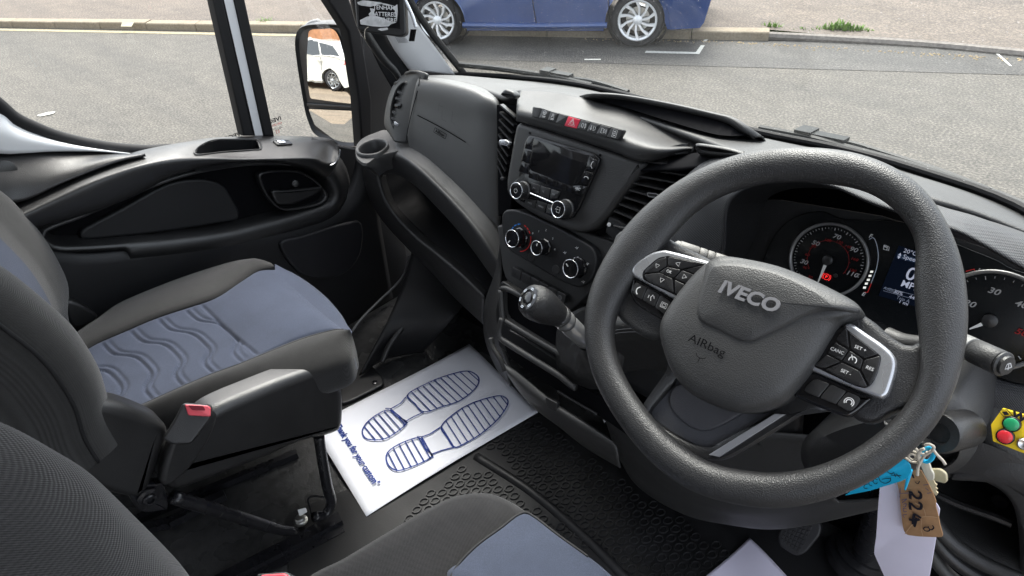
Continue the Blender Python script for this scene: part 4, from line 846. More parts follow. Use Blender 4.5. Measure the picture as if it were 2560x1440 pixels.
# --- panel below the climate controls
ls=cv('d7',[(150,0),(170,110),(205,170),(300,215),(620,395),(760,300),(860,130),(780,200),(700,205),(520,120),(350,20),(250,-30)])
LP=PL(FP.hit(1340,700,-.006),FN)
shell(loft([[LP.hit(*p,.004) for p in cv('d7',[(120,-60),(145,60),(180,130),(240,165)])],[LP.hit(*p,.004) for p in cv('d7',[(150,-80),(240,20),(400,105),(560,200)])],[LP.hit(*p,.004) for p in cv('d7',[(700,210),(760,200),(820,150),(870,60)])]],30,20),.004)
lowp=plate('lower_switch_panel',cv('d7',[(120,-250),(145,-60),(160,60),(178,130),(210,165),(400,275),(610,400),(700,330),(790,240),(860,130),(960,-40),(1000,-120),(600,-250)]),M['dash'],.03,.004,off=-.022,r=.008)
for i in range(6):
    a=(238+i*64,52+i*34); q=[(a[0],a[1]),(a[0]+60,a[1]+32),(a[0]+46,a[1]+94),(a[0]-14,a[1]+62)]
    b0=G().slab(rnd([LP.hit(*p,-.001) for p in cv('d7',q)],.001),FN,.012,.0006).end('blank_switch',M['hard'],dash)
    if i==5:
        o=LP.hit(*cv('d7',[(575,270)])[0],.0002); g=G(); line(g,[o+FU*.004*math.cos(a_)+FV*.004*math.sin(a_) for a_ in np.linspace(0,6.28,16)],.0007,FN); line(g,[o-FU*.002-FV*.002,o+FV*.002,o+FU*.002-FV*.002],.0007,FN); g.end('symbol',M['greysym'],b0,0)
# --- lower centre console with cubby, coin slots and drawer
ys=lambda z: .296-.38*(.80-z)
def con(px,py,o=0): return FP.hit(px,py,o-.012)
# body of the console: left flank sweeping down to the floor
l0=[con(*p,-.02) for p in [(1240,640),(1244,700),(1240,760),(1232,830),(1240,870),(1262,925)]]
shell(loft([[at(*p) for p in [(1254,560,'y',.27),(1250,650,'y',.265),(1248,720,'y',.24),(1246,790,'y',.21),(1250,850,'y',.19),(1275,930,'y',.17)]],
            [at(*p) for p in [(1246,640,'y',.285),(1236,690,'y',.275),(1215,745,'y',.265),(1213,800,'y',.25),(1235,870,'y',.23),(1268,940,'y',.21)]],
            [at(*p) for p in [(1243,680,'y',.34),(1230,730,'y',.34),(1210,790,'y',.34),(1212,850,'y',.33),(1240,920,'y',.31),(1275,965,'y',.27)]]],40,16),.006).end('console_flank',M['dash'],dash,180)
CQ=lambda L,o=0:[con(a,b_,o) for a,b_ in L]
G().slab(rnd(CQ([(1252,700),(1290,725),(1400,785),(1445,800),(1560,860),(1560,1000),(1440,990),(1246,868),(1238,780)],-.045),.01),FN,.03,.003).end('console_body',M['matte'],dash)
def bar(name,pts,w_,m,o=0,par=None): return G().tube(CQ(pts,o),w_,10,flat=1).end(name,m,par or dash,180)
g=G().grid([[con(*p,-.004) for p in crom([V(*q) for q in [(1262,722),(1266,790),(1290,812),(1394,874),(1440,900)]],20)],[con(*p,-.016) for p in crom([V(*q) for q in [(1272,732),(1275,786),(1300,806),(1400,868),(1444,890)]],20)]])
g.end('cubby_lip',M['dash'],dash,180)
cub=CQ(cv('d7',[(190,218),(330,290),(570,440),(600,620),(560,650),(380,540),(200,432),(185,400)]),-.012)
G().slab(rnd(cub,.006),FN,.002).end('cubby_shade_sheet',M['cavity'],dash,0)  # flat black sheet standing for the shade inside the cubby
bar('cubby_frame',cv('d7',[(150,215),(165,420),(200,450),(380,560),(570,672),(700,760)]),.0062,M['dash'],-.002)
bar('cubby_top',cv('d7',[(150,215),(190,205),(330,275),(600,425)]),.006,M['dash'],-.003)
bar('slot_bar',cv('d7',[(215,508),(330,575),(440,645),(560,722)]),.0022,M['hard'],-.026)
bar('slot_frame',cv('d7',[(160,420),(140,500),(150,560),(200,600),(400,725),(560,825),(660,905),(690,920)]),.0068,M['dash'],.004)
bar('side_rib',cv('d7',[(75,560),(90,620),(150,720),(180,800)]),.006,M['dash'],-.01)
G().slab(rnd(CQ(cv('d7',[(170,600),(200,690),(300,770),(420,850),(560,945),(760,1070),(900,1150),(1080,1280),(1100,1100),(700,900),(560,850)]),-.018),.008),FN,.01,.002).end('drawer_recess',M['cavity'],dash,0)
dr=[[con(*p,.002) for p in cv('d7',[(172,740),(250,790),(350,870),(460,960),(560,1040),(760,1165),(960,1300)])],[con(*p,.010) for p in cv('d7',[(185,790),(255,860),(350,945),(460,1025),(560,1090),(760,1215),(980,1350)])],[con(*p,-.006) for p in cv('d7',[(205,840),(270,930),(350,1020),(450,1105),(560,1180),(760,1330),(1000,1480)])],[con(*p,-.05) for p in cv('d7',[(215,850),(280,945),(355,1035),(455,1120),(565,1200),(770,1360),(1010,1500)])]]
shell(loft(dr,50,20),.004).end('lower_drawer',M['dash'],dash,180)
G().slab(rnd(CQ(cv('d7',[(468,985),(555,1030),(545,1095),(500,1080),(470,1040)]),.012),.003),FN,.008,.002).end('drawer_catch',M['hard'],dash)
bar('drawer_edge',cv('d7',[(560,945),(700,1030),(840,1110)]),.003,M['hard'],-.004)
G().slab(CQ(cv('d7',[(885,1150),(905,1162),(893,1172)]),.004),FN,.001).end('arrow_mark',M['greysym'],dash,0)
# --- central vent left of the stack
V1=PL(FP.hit(1255,420,-.03),nrm(V(.15,-1,.36)))
G().slab([V1.hit(*p) for p in [(1242,262),(1296,262),(1286,420),(1276,520),(1246,540)]],V1.n,.01).end('vent_throat',M['cavity'],dash,0)
G().slab(rnd([V1.hit(*p,.032) for p in cv('c3',[(125,95),(160,55),(215,75),(232,105),(205,125),(150,110)])],.006),V1.n,.02,.005).end('tray_lid',M['hard'],dash)
for i in range(9):
    a=(150-3.5*i,170+48*i); b_=(229-8.5*i,236+50*i)
    p,q=[V1.hit(*t_,.008) for t_ in cv('c3',[a,b_])]; d=q-p; g=G(); g.box((p+q)/2,np.linalg.norm(d)*1.25,.012,.0030,ax=np.array([nrm(d),nrm(V1.n+V(0,0,-.15)),nrm(np.cross(d,V1.n))])); g.end('vent_blade',M['hard'],dash,0)
G().slab(rnd([V1.hit(*p,.034) for p in cv('c3',[(122,392),(165,390),(195,410),(180,432),(125,425)])],.003),V1.n,.010,.002).end('vent_tab',M['silver'],dash)
G().slab(rnd([V1.hit(*p,.026) for p in cv('c3',[(135,632),(158,640),(154,664),(130,655)])],.003),V1.n,.006,.001).end('vent_wheel',M['hard'],dash)
# --- vent right of the stack
V2=PL(FP.hit(1620,490,-.022),nrm(V(.12,-1,.40)))
G().slab([V2.hit(*p,-.018) for p in [(1590,395),(1760,385),(1780,420),(1700,600),(1500,590),(1480,560)]],V2.n,.01).end('vent_throat',M['cavity'],dash,0)
for i in range(9):
    a=(1130-32*i,522+46*i); b_=(1480-40*i,560+58*i)
    p,q=[V2.hit(*t_,0) for t_ in cv('c3',[a,b_])]; d=q-p; g=G(); g.box((p+q)/2,np.linalg.norm(d)*1.04,.026,.0026,ax=np.array([nrm(d),nrm(V2.n+V(0,0,-.30)),nrm(np.cross(d,V2.n))])); g.end('vent_blade',M['hard'],dash,0)
shell(loft([[at(1600,398,'y',.335),at(1690,392,'y',.345),at(1760,380,'y',.34),at(1880,392,'y',.33)],[at(1600,412,'y',.315),at(1690,408,'y',.315),at(1760,400,'y',.315),at(1860,405,'y',.31)],[at(1595,425,'y',.300),at(1690,424,'y',.300),at(1750,418,'y',.300),at(1840,425,'y',.30)]],20,8),.004).end('vent_header',M['cavity'],dash,180)
for (a,b_) in (((1250,560),(960,1000)),((1340,590),(1060,1040))):
    g=G(); g.tube([V2.hit(*t_,-.012) for t_ in cv('c3',[a,b_])],.0018,5); g.end('cross_blade',M['hard'],dash)
G().slab(rnd([V2.hit(*p,.012) for p in cv('c3',[(1088,732),(1165,742),(1180,752),(1165,778),(1100,768),(1086,752)])],.003),V2.n,.014,.003).end('vent_tab',M['hard'],dash)
g=G(); qq=rnd([V2.hit(*p,.0135) for p in cv('c3',[(1096,738),(1168,748),(1160,770),(1100,762)])],.002); line(g,list(qq)+[qq[0]],.001,V2.n,.0003); g.end('tab_outline',M['silver'],dash,0)
plate('vent_sill',cv('c3',[(840,905),(900,915),(990,985),(1020,1010),(1000,1060),(900,1060),(820,1000)]),M['matte'],.02,.002,off=-.006)
G().lathe([(.0036,-.001),(.0036,.0008),(0,.001)],FP.hit(*cv('c3',[(845,946)])[0],-.003),FN,16).end('open_mark',M['white'],dash,0)
G().slab(rnd([FP.hit(*p,-.001) for p in cv('c3',[(868,948),(975,972),(982,992),(930,990),(870,962)])],.003),FN,.006,.002).end('vent_wheel',M['hard'],dash)
# panel under the right vent / beside the climate panel running behind the wheel
shell(loft([fp([(1480,590),(1560,585),(1680,600),(1850,660)],-.03),fp([(1500,640),(1580,660),(1720,700),(1900,760)],-.03),fp([(1480,740),(1560,800),(1760,880),(2000,960)],-.03),fp([(1470,860),(1560,960),(1760,1060),(2000,1150)],-.05)],30,20),.005).end('knee_panel',M['matte'],dash,180)
# covered tray top right of the stack
CPp=[at(a,b_,'y',.315) for a,b_ in [(1738,357),(1775,359),(1830,369),(1862,380),(1868,388),(1820,391),(1760,385),(1740,378)]]
G().slab(crom(CPp,40,True),nrm(V(0,-1,.8)),.02,.005).end('tray_flap',M['hard'],dash)
# --- open bin on top with raised hood
BZ=.858
rim0=Z(BZ,[(1455,242),(1478,236),(1495,234)]); 
hoodA=[at(*p) for p in [(1452,244,'z',.85),(1488,235,'z',.872),(1560,240,'z',.876),(1680,262,'z',.880),(1780,285,'z',.880),(1830,298,'z',.876),(1868,322,'z',.866),(1898,343,'z',.852)]]
hoodB=[at(*p) for p in [(1456,247,'z',.849),(1492,241,'z',.866),(1562,246,'z',.870),(1680,269,'z',.874),(1778,292,'z',.874),(1822,306,'z',.870),(1852,326,'z',.860),(1880,342,'z',.850)]]
hoodC=[p+V(0,.085,-.045) for p in hoodB]
shell(loft([[p+V(0,.07,-.06) for p in hoodA],[p+V(0,.02,-.012) for p in hoodA],hoodA,hoodB,hoodC],60,20),.003).end('bin_hood',M['dash'],dash,180)
bl=[at(*p) for p in [(1458,247,'z',.851),(1560,274,'z',.853),(1660,305,'z',.855),(1750,332,'z',.856),(1810,345,'z',.856),(1880,344,'z',.852)]]
G().grid([crom(bl,20)+V(0,.0,.004),crom(hoodB,20)+V(0,.004,-.001)]).end('bin_shade_sheet',M['cavity'],dash,0)  # black sheet across the bin mouth, painted in place of its inner shade
# ---------------------------------------------------------------- instrument hood and cluster (parts of the dashboard)
OA=[at(*p) for p in [(1600,640,'y',.235),(1672,500,'y',.27),(1700,455,'y',.285),(1766,402,'y',.31),(1850,389,'y',.335),(1980,398,'y',.345),(2120,430,'y',.345),(2240,480,'y',.335),(2335,517,'y',.325),(2435,541,'y',.32),(2560,581,'y',.31),(2760,665,'y',.29)]]
OB=[at(a,b_,'y',.225) for a,b_ in [(1790,720),(1811,620),(1813,550),(1828,498),(1885,462),(1980,450),(2080,462),(2190,508),(2377,569),(2440,598),(2560,668),(2720,760)]]
OM=[(a+b_)/2+V(0,-.005,.014) for a,b_ in zip(OA,OB)]
shell(loft([OA,OM,OB],90,16),.003).end('instrument_hood',M['carbon'],dash,180)
ob=crom(OB,90); cN=V(.52,0,.80)
IC=[p+V(0,.085,-.02)+V((.52-p[0])*.10,0,(.80-p[2])*.25) for p in ob]
IM=[p+V(0,.012,-.010) for p in ob]
G().grid([ob,IM,IC]).end('hood_lining',M['matte'],dash,180)
QP=PL((.458,.292,.758),(0,-1,.38),(1,0,0))
qh=lambda L,o=0:[QP.hit(a,b_,o) for a,b_ in L]
clu=G().slab(qh([(1800,500),(1950,500),(2200,540),(2400,600),(2700,700),(2700,980),(2400,960),(2130,860),(1780,760)],-.006),QP.n,.01).end('instrument_cluster',M['matte'],dash,0)
G().slab(crom(qh([(1905,700),(1925,610),(1975,550),(2050,528),(2110,548),(2241,553),(2330,582),(2402,614),(2491,650),(2530,672),(2640,720),(2680,860),(2560,960),(2420,900),(2300,850),(2150,790),(2000,770)],0),90,True),QP.n,.004,.001).end('cluster_lens',M['display'],clu)
gwhite=mat('gauge print',(.34,.34,.34),.5,.2); gred=mat('gauge red print',(.24,.012,.012),.5,.2)
def gauge(c_px,r_px_w,a0,a1,n_major,lab,name,needle_px,minor=4,r=None,start=None,stop=None):
    c0=QP.hit(*c_px,.002); r=np.linalg.norm(QP.hit(c_px[0]+r_px_w,c_px[1]+r_px_w*.49,.002)-c0) if r is None else r
    u,v,n=QP.u,QP.v,QP.n
    P=lambda a,rr,o=0: c0+u*rr*math.sin(a)+v*rr*math.cos(a)+n*o
    def ang(p): q=QP.hit(*p,.002)-c0; return math.atan2(q@u,q@v)
    if start: a0=ang(start); a1=ang(stop)
    a0=a0-2*math.pi if a0>0 else a0
    G().lathe([(r,-.002),(r*1.0,.003),(r*.975,.0042),(r*.94,.0035),(r*.92,.0)],c0,n,72,caps=False).end('gauge_ring',mat(name+' ring',(.22,.22,.22),.35,.5,metal=.5),clu,180)
    g=G()
    for k in range((n_major-1)*minor+1):
        a=a0+(a1-a0)*k/((n_major-1)*minor); big=k%minor==0
        line(g,[P(a,r*(.80 if big else .83),.001),P(a,r*.87,.001)],.0012 if big else .0007,n)
    g.end('scale',gwhite,clu,0)
    for t_,px in lab:
        m_=gred if t_.startswith('!') else gwhite; o=QP.hit(*px,.003)-v*r*.06
        text('number',t_.strip('!'),o,u,v,r*.165,m_,clu,align='CENTER',bold=.0002,shear=.2,sx=1.2)
    G().lathe([(r*.13,0),(r*.13,.004),(r*.10,.005),(0,.005)],c0,n,28).end('needle_hub',M['hard'],clu)
    t=QP.hit(*needle_px,.004); d=nrm(t-c0); s_=np.cross(n,d); L_=np.linalg.norm(t-c0)
    g=G(); g.slab([c0+d*r*.14+s_*.0022+n*.004,t+s_*.0008+n*.002,t-s_*.0008+n*.002,c0+d*r*.14-s_*.0022+n*.004],n,.001); g.end('needle',mat(name+' needle',(.75,.75,.72),.4,.4),clu,0)
    return c0,r,P
c0,r,P=gauge((2070,650),0,-2.35,2.0,12,[('30',(2010,654)),('50',(2039,607)),('70',(2092,591)),('90',(2134,623)),('110',(2130,684))],'speedometer',(2046,705),start=(1998,684),stop=(2145,692),r=np.linalg.norm(QP.hit(2158,650)-QP.hit(1963,650))/2*1.02)
g=G(); line(g,[P(a,r*.52,.001) for a in np.linspace(-2.35,2.0,50)],.0006,QP.n)
for k in range(9):
    a=-2.35+k*4.35/8.2; line(g,[P(a,r*.52,.001),P(a,r*.56,.001)],.0006,QP.n)
g.end('inner_scale',gred,clu,0)
for t_,px in (('20',(2025,692)),('40',(2012,668)),('60',(2018,636)),('80',(2034,615)),('100',(2069,600)),('120',(2098,605)),('140',(2119,616)),('160',(2136,647)),('180',(2131,675))):
    text('number',t_,QP.hit(*px,.003)-QP.v*r*.04,QP.u,QP.v,r*.105,gred,clu,align='CENTER',shear=.2,sx=1.15)
o=QP.hit(2066,692,.003); g=G(); rd=mat('lit red warning',(.9,.03,.03),.4,.4,emit=(1,.03,.03),es=.25)
line(g,[o+QP.u*.0042*math.cos(a)+QP.v*.0042*math.sin(a) for a in np.linspace(0,6.283,22)],.0007,QP.n)
for s_ in (-1,1): line(g,[o+QP.u*.006*math.cos(a)*s_+QP.v*.006*math.sin(a) for a in np.linspace(-.8,.8,9)],.0007,QP.n)
g.end('warning_lamp',rd,clu,0); text('warning_lamp','P',o-QP.u*.0016-QP.v*.002,QP.u,QP.v,.0058,rd,clu,bold=.0002)
G().lathe([(.0028,-.001),(.0028,.0014),(.0018,.0018),(0,.0016)],QP.hit(2089,689,.001),QP.n,16).end('trip_button',M['hard'],clu)
c0,r2,P=gauge((2475,801),0,-2.2,2.2,6,[('20',(2424,758)),('30',(2485,727)),('40',(2553,760)),('!50',(2553,830))],'rev counter',(2424,822),minor=5,r=r*1.20)
# fuel scale
g=G(); line(g,crom(qh(cv('d2',[(1055,355),(1095,340),(1125,410),(1137,500),(1125,600),(1095,690),(1072,750)]),.002),30),.0011,QP.n); g.end('fuel_scale',mat('cool grey print',(.42,.47,.55),.5,.3),clu,0)
g=G(); line(g,qh(cv('d2',[(1074,750),(1040,832),(1015,828)]),.002),.0012,QP.n); line(g,qh(cv('d2',[(1925,642),(2000,622),(2018,660)]),.002),.0012,QP.n); g.end('fuel_scale',M['redline'],clu,0)
g=G()
for x_,y_ in ((1078,645),(1063,682),(1048,718),(1030,752),(1014,788)): 
    q=qh(cv('d2',[(x_-12,y_-9),(x_+14,y_-9),(x_+10,y_+10),(x_-16,y_+10)]),.0022); g.add(q,[(0,1,2,3)])
g.end('fuel_level',mat('pale lit bar',(.6,.6,.56),.5,.3,emit=(1,1,.95),es=.15),clu,0)
for s_,q in (('F',(1048,335)),('E',(985,855)),('H',(2020,645))): text('number',s_,QP.hit(*cv('d2',[q])[0],.002),QP.u,QP.v,.0075,M['white'],clu,bold=.0002,shear=.2)
g=G(); q=qh(cv('d2',[(1190,405),(1222,415),(1212,452),(1184,443)]),.0022); line(g,list(q)+[q[0]],.0012,QP.n); line(g,qh(cv('d2',[(1222,412),(1236,428),(1228,455),(1215,448)]),.0022),.0009,QP.n); line(g,qh(cv('d2',[(1192,418),(1216,426)]),.0022),.0016,QP.n); g.end('fuel_symbol',M['white'],clu,0)
scr=qh(cv('d2',[(1320,400),(1330,400),(1700,520),(1560,1060),(1550,990),(1138,860),(1290,480)]),.0014)
scr=qh(cv('d2',[(1320,410),(1760,545),(1560,985),(1138,862)]),.0014)
sm=mat('cluster screen',(.0015,.002,.005),.5,.05,emit=(.03,.06,.14),es=.012); G().slab(scr,QP.n,.0008).end('trip_screen',sm,clu,0)
lit=mat('lit screen text',(.09,.10,.14),.5,.3,emit=(.75,.8,1),es=.10); dim=mat('dim screen text',(.2,.22,.27),.5,.3,emit=(.6,.7,1),es=.02)
G().slab(qh(cv('d2',[(1310,478),(1600,560),(1590,600),(1300,520)]),.0018),QP.n,.0005).end('menu_bar',mat('menu bar',(.006,.009,.018),.5,.1,emit=(.05,.1,.2),es=.04),clu,0)
for s_,q,sz,m_ in (('20°C',(1358,468),.0078,lit),('Speedometer',(1352,522),.0082,lit),('0',(1365,703),.025,lit),('MPH',(1333,770),.0125,lit),('AdBlue',(1180,800),.0060,dim),('30%',(1270,832),.0068,lit),('440 mi',(1408,880),.0068,lit),('Trip A',(1296,885),.0062,dim),('1 mi',(1315,922),.0068,lit)):
    text('screen_text',s_,QP.hit(*cv('d2',[q])[0],.0024),QP.u,QP.v,sz,m_,clu,shear=.05,bold=.0002 if sz>.01 else 0)
g=G(); line(g,qh(cv('d2',[(1190,785),(1560,880)]),.0022),.0005,QP.n); line(g,qh(cv('d2',[(1180,815),(1540,915)]),.0022),.0005,QP.n); a=QP.hit(*cv('d2',[(1328,500)])[0],.0022)
g.end('screen_rule',dim,clu,0); g=G(); g.add([a-QP.u*.002,a+QP.u*.002,a+QP.v*.004],[(0,1,2)]); g.add([a-QP.u*.002-QP.v*.001,a+QP.u*.002-QP.v*.001,a-QP.v*.005],[(0,1,2)]); g.end('screen_arrow',lit,clu,0)
# lower surround of the instruments and column area
low_=[[at(*p,'y',.268) for p in [(1750,700),(1950,770),(2135,835),(2330,900),(2460,935),(2620,980)]],[at(*p,'y',.25) for p in [(1750,745),(1950,810),(2150,875),(2300,925),(2440,965),(2600,1015)]],[at(*p,'y',.235) for p in [(1700,860),(1900,930),(2100,1000),(2280,1010),(2440,1030),(2640,1080)]]]
shell(loft(low_,50,16),.004).end('lower_hood',M['carbon'],dash,180)
# knee bolster below the wheel
kb=[[at(*p,'y',.21) for p in [(1480,900),(1560,1000),(1700,1060),(1900,1080),(2150,1100),(2400,1120)]],[at(*p,'y',.20) for p in [(1500,1000),(1560,1100),(1640,1180),(1760,1240),(1900,1260),(2080,1250)]],
    [at(*p,'y',.215) for p in [(1530,1105),(1590,1200),(1700,1268),(1815,1295),(1960,1306),(2230,1250)]],[at(*p,'y',.235) for p in [(1532,1118),(1592,1214),(1702,1283),(1817,1312),(1965,1322),(2240,1265)]],[at(*p,'y',.34) for p in [(1532,1118),(1592,1210),(1702,1275),(1817,1300),(1965,1308),(2240,1250)]]]
shell(loft(kb,60,26),.005).end('knee_bolster',M['dash'],dash,180)
# round ignition shroud, outer right trim, side pocket
shr=[(2345,985),(2366,988),(2392,1000),(2424,1043),(2441,1096),(2434,1140),(2408,1168),(2366,1187),(2300,1190),(2250,1150),(2240,1060),(2290,1000)]
c_=[at(a,b_,'y',.16) for a,b_ in shr]; sh=crom(c_,60,True); scn=sh.mean(0)
G().grid([sh+V(0,.14,0),sh+V(0,.01,0),sh+(scn-sh)*.03+V(0,-.002,0),sh+(scn-sh)*.30+V(0,-.016,.003),sh+(scn-sh)*.34+V(0,-.014,.003),sh+(scn-sh)*.36+V(0,.004,0),sh+(scn-sh)*.45+V(0,.004,0),sh+(scn-sh)*.9+V(0,-.01,0)],cu=True,caps=True).end('ignition_shroud',M['dash'],dash,40)
colm=[at(a,b_,'y',.12) for a,b_ in [(2010,1100),(2100,1045),(2260,1010),(2330,1060),(2340,1130),(2290,1190),(2150,1210),(2020,1180)]]; cl=crom(colm,50,True)
G().grid([cl+V(0,.14,-.05),cl+V(0,0,0),cl+(cl.mean(0)-cl)*.25+V(0,-.02,.01),cl+(cl.mean(0)-cl)*.9+V(0,-.025,.01)],cu=True,caps=True).end('column_shroud',M['hard'],dash,60)
a=at(2352,1082,'y',.09); G().lathe([(.022,-.06),(.023,0),(.021,.005),(.012,.006),(.011,.002),(0,.002)],a,nrm(V(-.35,-1,.45)),36).end('ignition_barrel',M['hard'],dash,50)
G().slab([a+V(-.055,-.012,-.008),a+V(-.01,-.03,.004),a+V(.0,-.03,-.018),a+V(-.045,-.01,-.03)],nrm(V(-.3,-1,.5)),.02,.004).end('ignition_wing',M['hard'],dash)
rt=[[at(*p,'y',.25) for p in [(2290,1010),(2420,985),(2560,1010),(2700,1050)]],[at(*p,'y',.215) for p in [(2400,1120),(2470,1080),(2560,1110),(2700,1170)]],[at(*p,'y',.19) for p in [(2380,1185),(2470,1180),(2560,1200),(2700,1260)]],[at(*p,'y',.19) for p in [(2380,1200),(2490,1210),(2575,1250),(2700,1330)]]]
shell(loft(rt,40,20),.005).end('outer_trim',M['dash'],dash,180)
pk=[(2370,1190),(2424,1183),(2492,1210),(2530,1246),(2546,1300),(2552,1400),(2535,1412),(2424,1372),(2330,1310),(2300,1240)]
pp=crom([at(a,b_,'y',.20) for a,b_ in pk],70,True); pc_=pp.mean(0)
G().grid([pc_+(pp-pc_)*1.75+V(0,-.0,0),pc_+(pp-pc_)*1.16+V(0,-.012,0),pp+V(0,-.006,0),pc_+(pp-pc_)*.97+V(0,.02,0),pc_+(pp-pc_)*.92+V(0,.14,-.02)],cu=True).end('pocket_surround',M['dash'],dash,60)
G().slab(list(pc_+(pp-pc_)*.93+V(0,.135,-.02)),V(0,-1,0),.004).end('pocket_back',M['cavity'],dash,0)
G().tube([at(a,b_,'y',.235) for a,b_ in [(2330,1230),(2400,1262),(2480,1290),(2530,1310)]],.006,8).end('pocket_shelf',M['hard'],dash)
G().lathe([(.010,0),(.010,.002),(.008,.003),(0,.001)],at(2500,1252,'y',.26),V(-.2,-1,.2),24).end('pocket_socket',M['cavity'],dash)
for k,(y0,m_) in enumerate(((1400,'dash'),(1440,'hard'),(1490,'dash'))):
    g=G(); g.tube([at(a,b_+y0-1400,'y',.19) for a,b_ in [(2290,1215),(2350,1325),(2440,1398),(2560,1450),(2660,1480)]],.010,10); g.end('lower_rib',M[m_],dash,180)
# winch switch plate
W=PL(at(2500,1060,'y',.15),nrm(V(-.10,-1,.5)),(1,0,0))
wp=G().slab([W.hit(*p,.006) for p in cv('d3',[(1340,210),(1520,262),(1620,300),(1620,590),(1499,540),(1270,450),(1255,330)])],W.n,.006,.0006).end('winch_switch_plate',M['yellow'],dash,0)
for px,m_ in (((2530,1059),'green'),((2514,1090),'redbtn')):
    g=G().lathe([(.0088,0),(.0088,.004),(.0081,.005),(.0070,.0054)],W.hit(*px,.006),W.n,32,caps=False); rg=g.end('button_ring',M['gloss'],wp,50)
    G().lathe([(.0072,0),(.0072,.0058),(.0062,.0066),(.003,.0069),(0,.0070)],W.hit(*px,.006),W.n,32).end('push_button',M[m_],wp,60)
wu=nrm(W.hit(2560,1052)-W.hit(2525,1038)); text('lettering','WINCH',W.hit(2527,1042,.0066),wu,np.cross(W.n,wu),.0115,M['ink'],wp,bold=.0006,sx=1.1)
a=W.hit(2514,1033,.0066); wv=np.cross(W.n,wu); g=G(); line(g,[a+wu*.007,a+wv*.0045,a-wu*.007,a-wv*.0045,a+wu*.007],.0009,W.n); g.add([a+wu*.0035+W.n*.0003,a+wv*.0025+W.n*.0003,a-wu*.0035+W.n*.0003,a-wv*.0025+W.n*.0003],[(0,1,2,3)]); g.end('diamond_mark',M['ink'],wp,0)
G().lathe([(.0065,0),(.0065,.004),(.005,.0055),(.002,.004),(0,.004)],W.hit(2561,1109,.006),W.n,24).end('key_switch',M['steel'],wp)
# stalks
def stalk(name,a,b_,r,segs,lab):
    root=thing(name,lab,'stalk',a,'column stalks'); d=nrm(b_-a); L_=np.linalg.norm(b_-a)
    for s0,s1,m_,k in segs:
        n=64 if k else 32; prof=[(r*.9,L_*s0),(r,L_*s0+.001),(r,L_*s1-.001),(r*.9,L_*s1)]
        G().lathe(prof,a,d,n,knurl=.0007 if k else 0,nk=k).end('stalk_section',m_,root,50)
    return root,d,L_
gst=mat('lit grey stalk plastic',(.16,.16,.155),.45,.5,bump=grain)
s1,d,L_=stalk('wiper_stalk',at(2380,852,'y',.115),at(2512,912,'y',.085),.0128,[(0,.42,gst,0),(.43,.93,M['dash'],1),(.94,1.0,M['hard'],0)],'grey ribbed column stalk with icon end cap, right of the wheel')
e_=at(2512,912,'y',.085); n_=d; G().lathe([(.0100,0),(.0095,.003),(0,.0035)],e_,d,28).end('end_cap',M['hard'],s1,40)
G().tube([at(2215,842,'y',.13),at(2260,858,'y',.125),at(2330,862,'y',.12),at(2400,862,'y',.115)],[.012,.011,.009,.008],14).end('stalk_arm',M['dash'],s1,60)
g=G(); uu=nrm(np.cross(d,V(0,0,1))); vv_=np.cross(uu,d); o=e_+d*.0037
line(g,[o+uu*a_+vv_*b_ for a_,b_ in [(-.004,-.002),(-.002,.003),(.002,.003),(.004,-.002),(-.004,-.002)]],.001,d); line(g,[o+vv_*.004,o-vv_*.004],.001,d); g.end('wiper_symbol',M['white'],s1,0)
pst=mat('dusty stalk plastic',(.17,.165,.155),.55,.5,bump=grain)
s2,d,L_=stalk('indicator_stalk',at(1815,660,'y',.14),at(1690,618,'y',.11),.0105,[(0,.25,pst,0),(.26,.40,pst,0),(.41,.56,pst,0),(.57,.95,pst,0)],'pale dusty column stalk, left behind the steering wheel')
e_=at(1690,618,'y',.11); G().lathe([(.0095,-.006),(.0095,0),(.006,.004),(0,.005)],e_,d,28).end('end_cap',pst,s2,60)
# ---------------------------------------------------------------- steering wheel
WA=math.radians(41.23); WC=V(.471,.017,.815)
WP=PL(WC,(0,-math.cos(WA),math.sin(WA)),(1,0,0)); wn=WP.n
sw_=thing('steering_wheel','thick black three spoke steering wheel with airbag cover and button pods','steering wheel',WC)
def bump_(t,c,w_): 
    d=(t-c+math.pi)%(2*math.pi)-math.pi; return math.exp(-(d/w_)**2)
RO=[(700,58),(860,70),(990,110),(1100,180),(1180,290),(1232,420),(1253,560),(1247,690),(1213,830),(1150,955),(1050,1058),(930,1140),(800,1193),(650,1222),(500,1208),(350,1160),(220,1060),(110,920),(40,780),(18,640),(35,520),(90,400),(180,280),(300,180),(430,110),(560,70)]
RI=[(718,168),(860,182),(960,215),(1040,285),(1085,360),(1080,430),(1076,500),(1082,580),(1095,690),(1095,790),(1050,890),(965,975),(860,1045),(750,1088),(640,1105),(530,1098),(410,1068),(290,985),(190,870),(127,755),(108,650),(135,560),(200,460),(292,350),(370,268),(465,210),(590,175)]
def polar(L):
    q=np.array([WP.uv(p) for p in crom([WP.hit(*c) for c in cv('d8',L)],400,True)]); a=np.arctan2(q[:,1],q[:,0]); r=np.hypot(q[:,0],q[:,1]); k=np.argsort(a); a,r=a[k],r[k]
    return np.r_[a-2*np.pi,a,a+2*np.pi],np.r_[r,r,r]
ao,ro_=polar(RO); ai,ri_=polar(RI); TT=np.linspace(-math.pi,math.pi,220,endpoint=False)
Ro_=np.interp(TT,ao,ro_); Ri_=np.interp(TT,ai,ri_); ker=np.hanning(13); ker/=ker.sum()
sm_=lambda x: np.convolve(np.r_[x[-6:],x,x[:6]],ker,'valid')
Ro_,Ri_=sm_(Ro_),sm_(Ri_); rows=[]
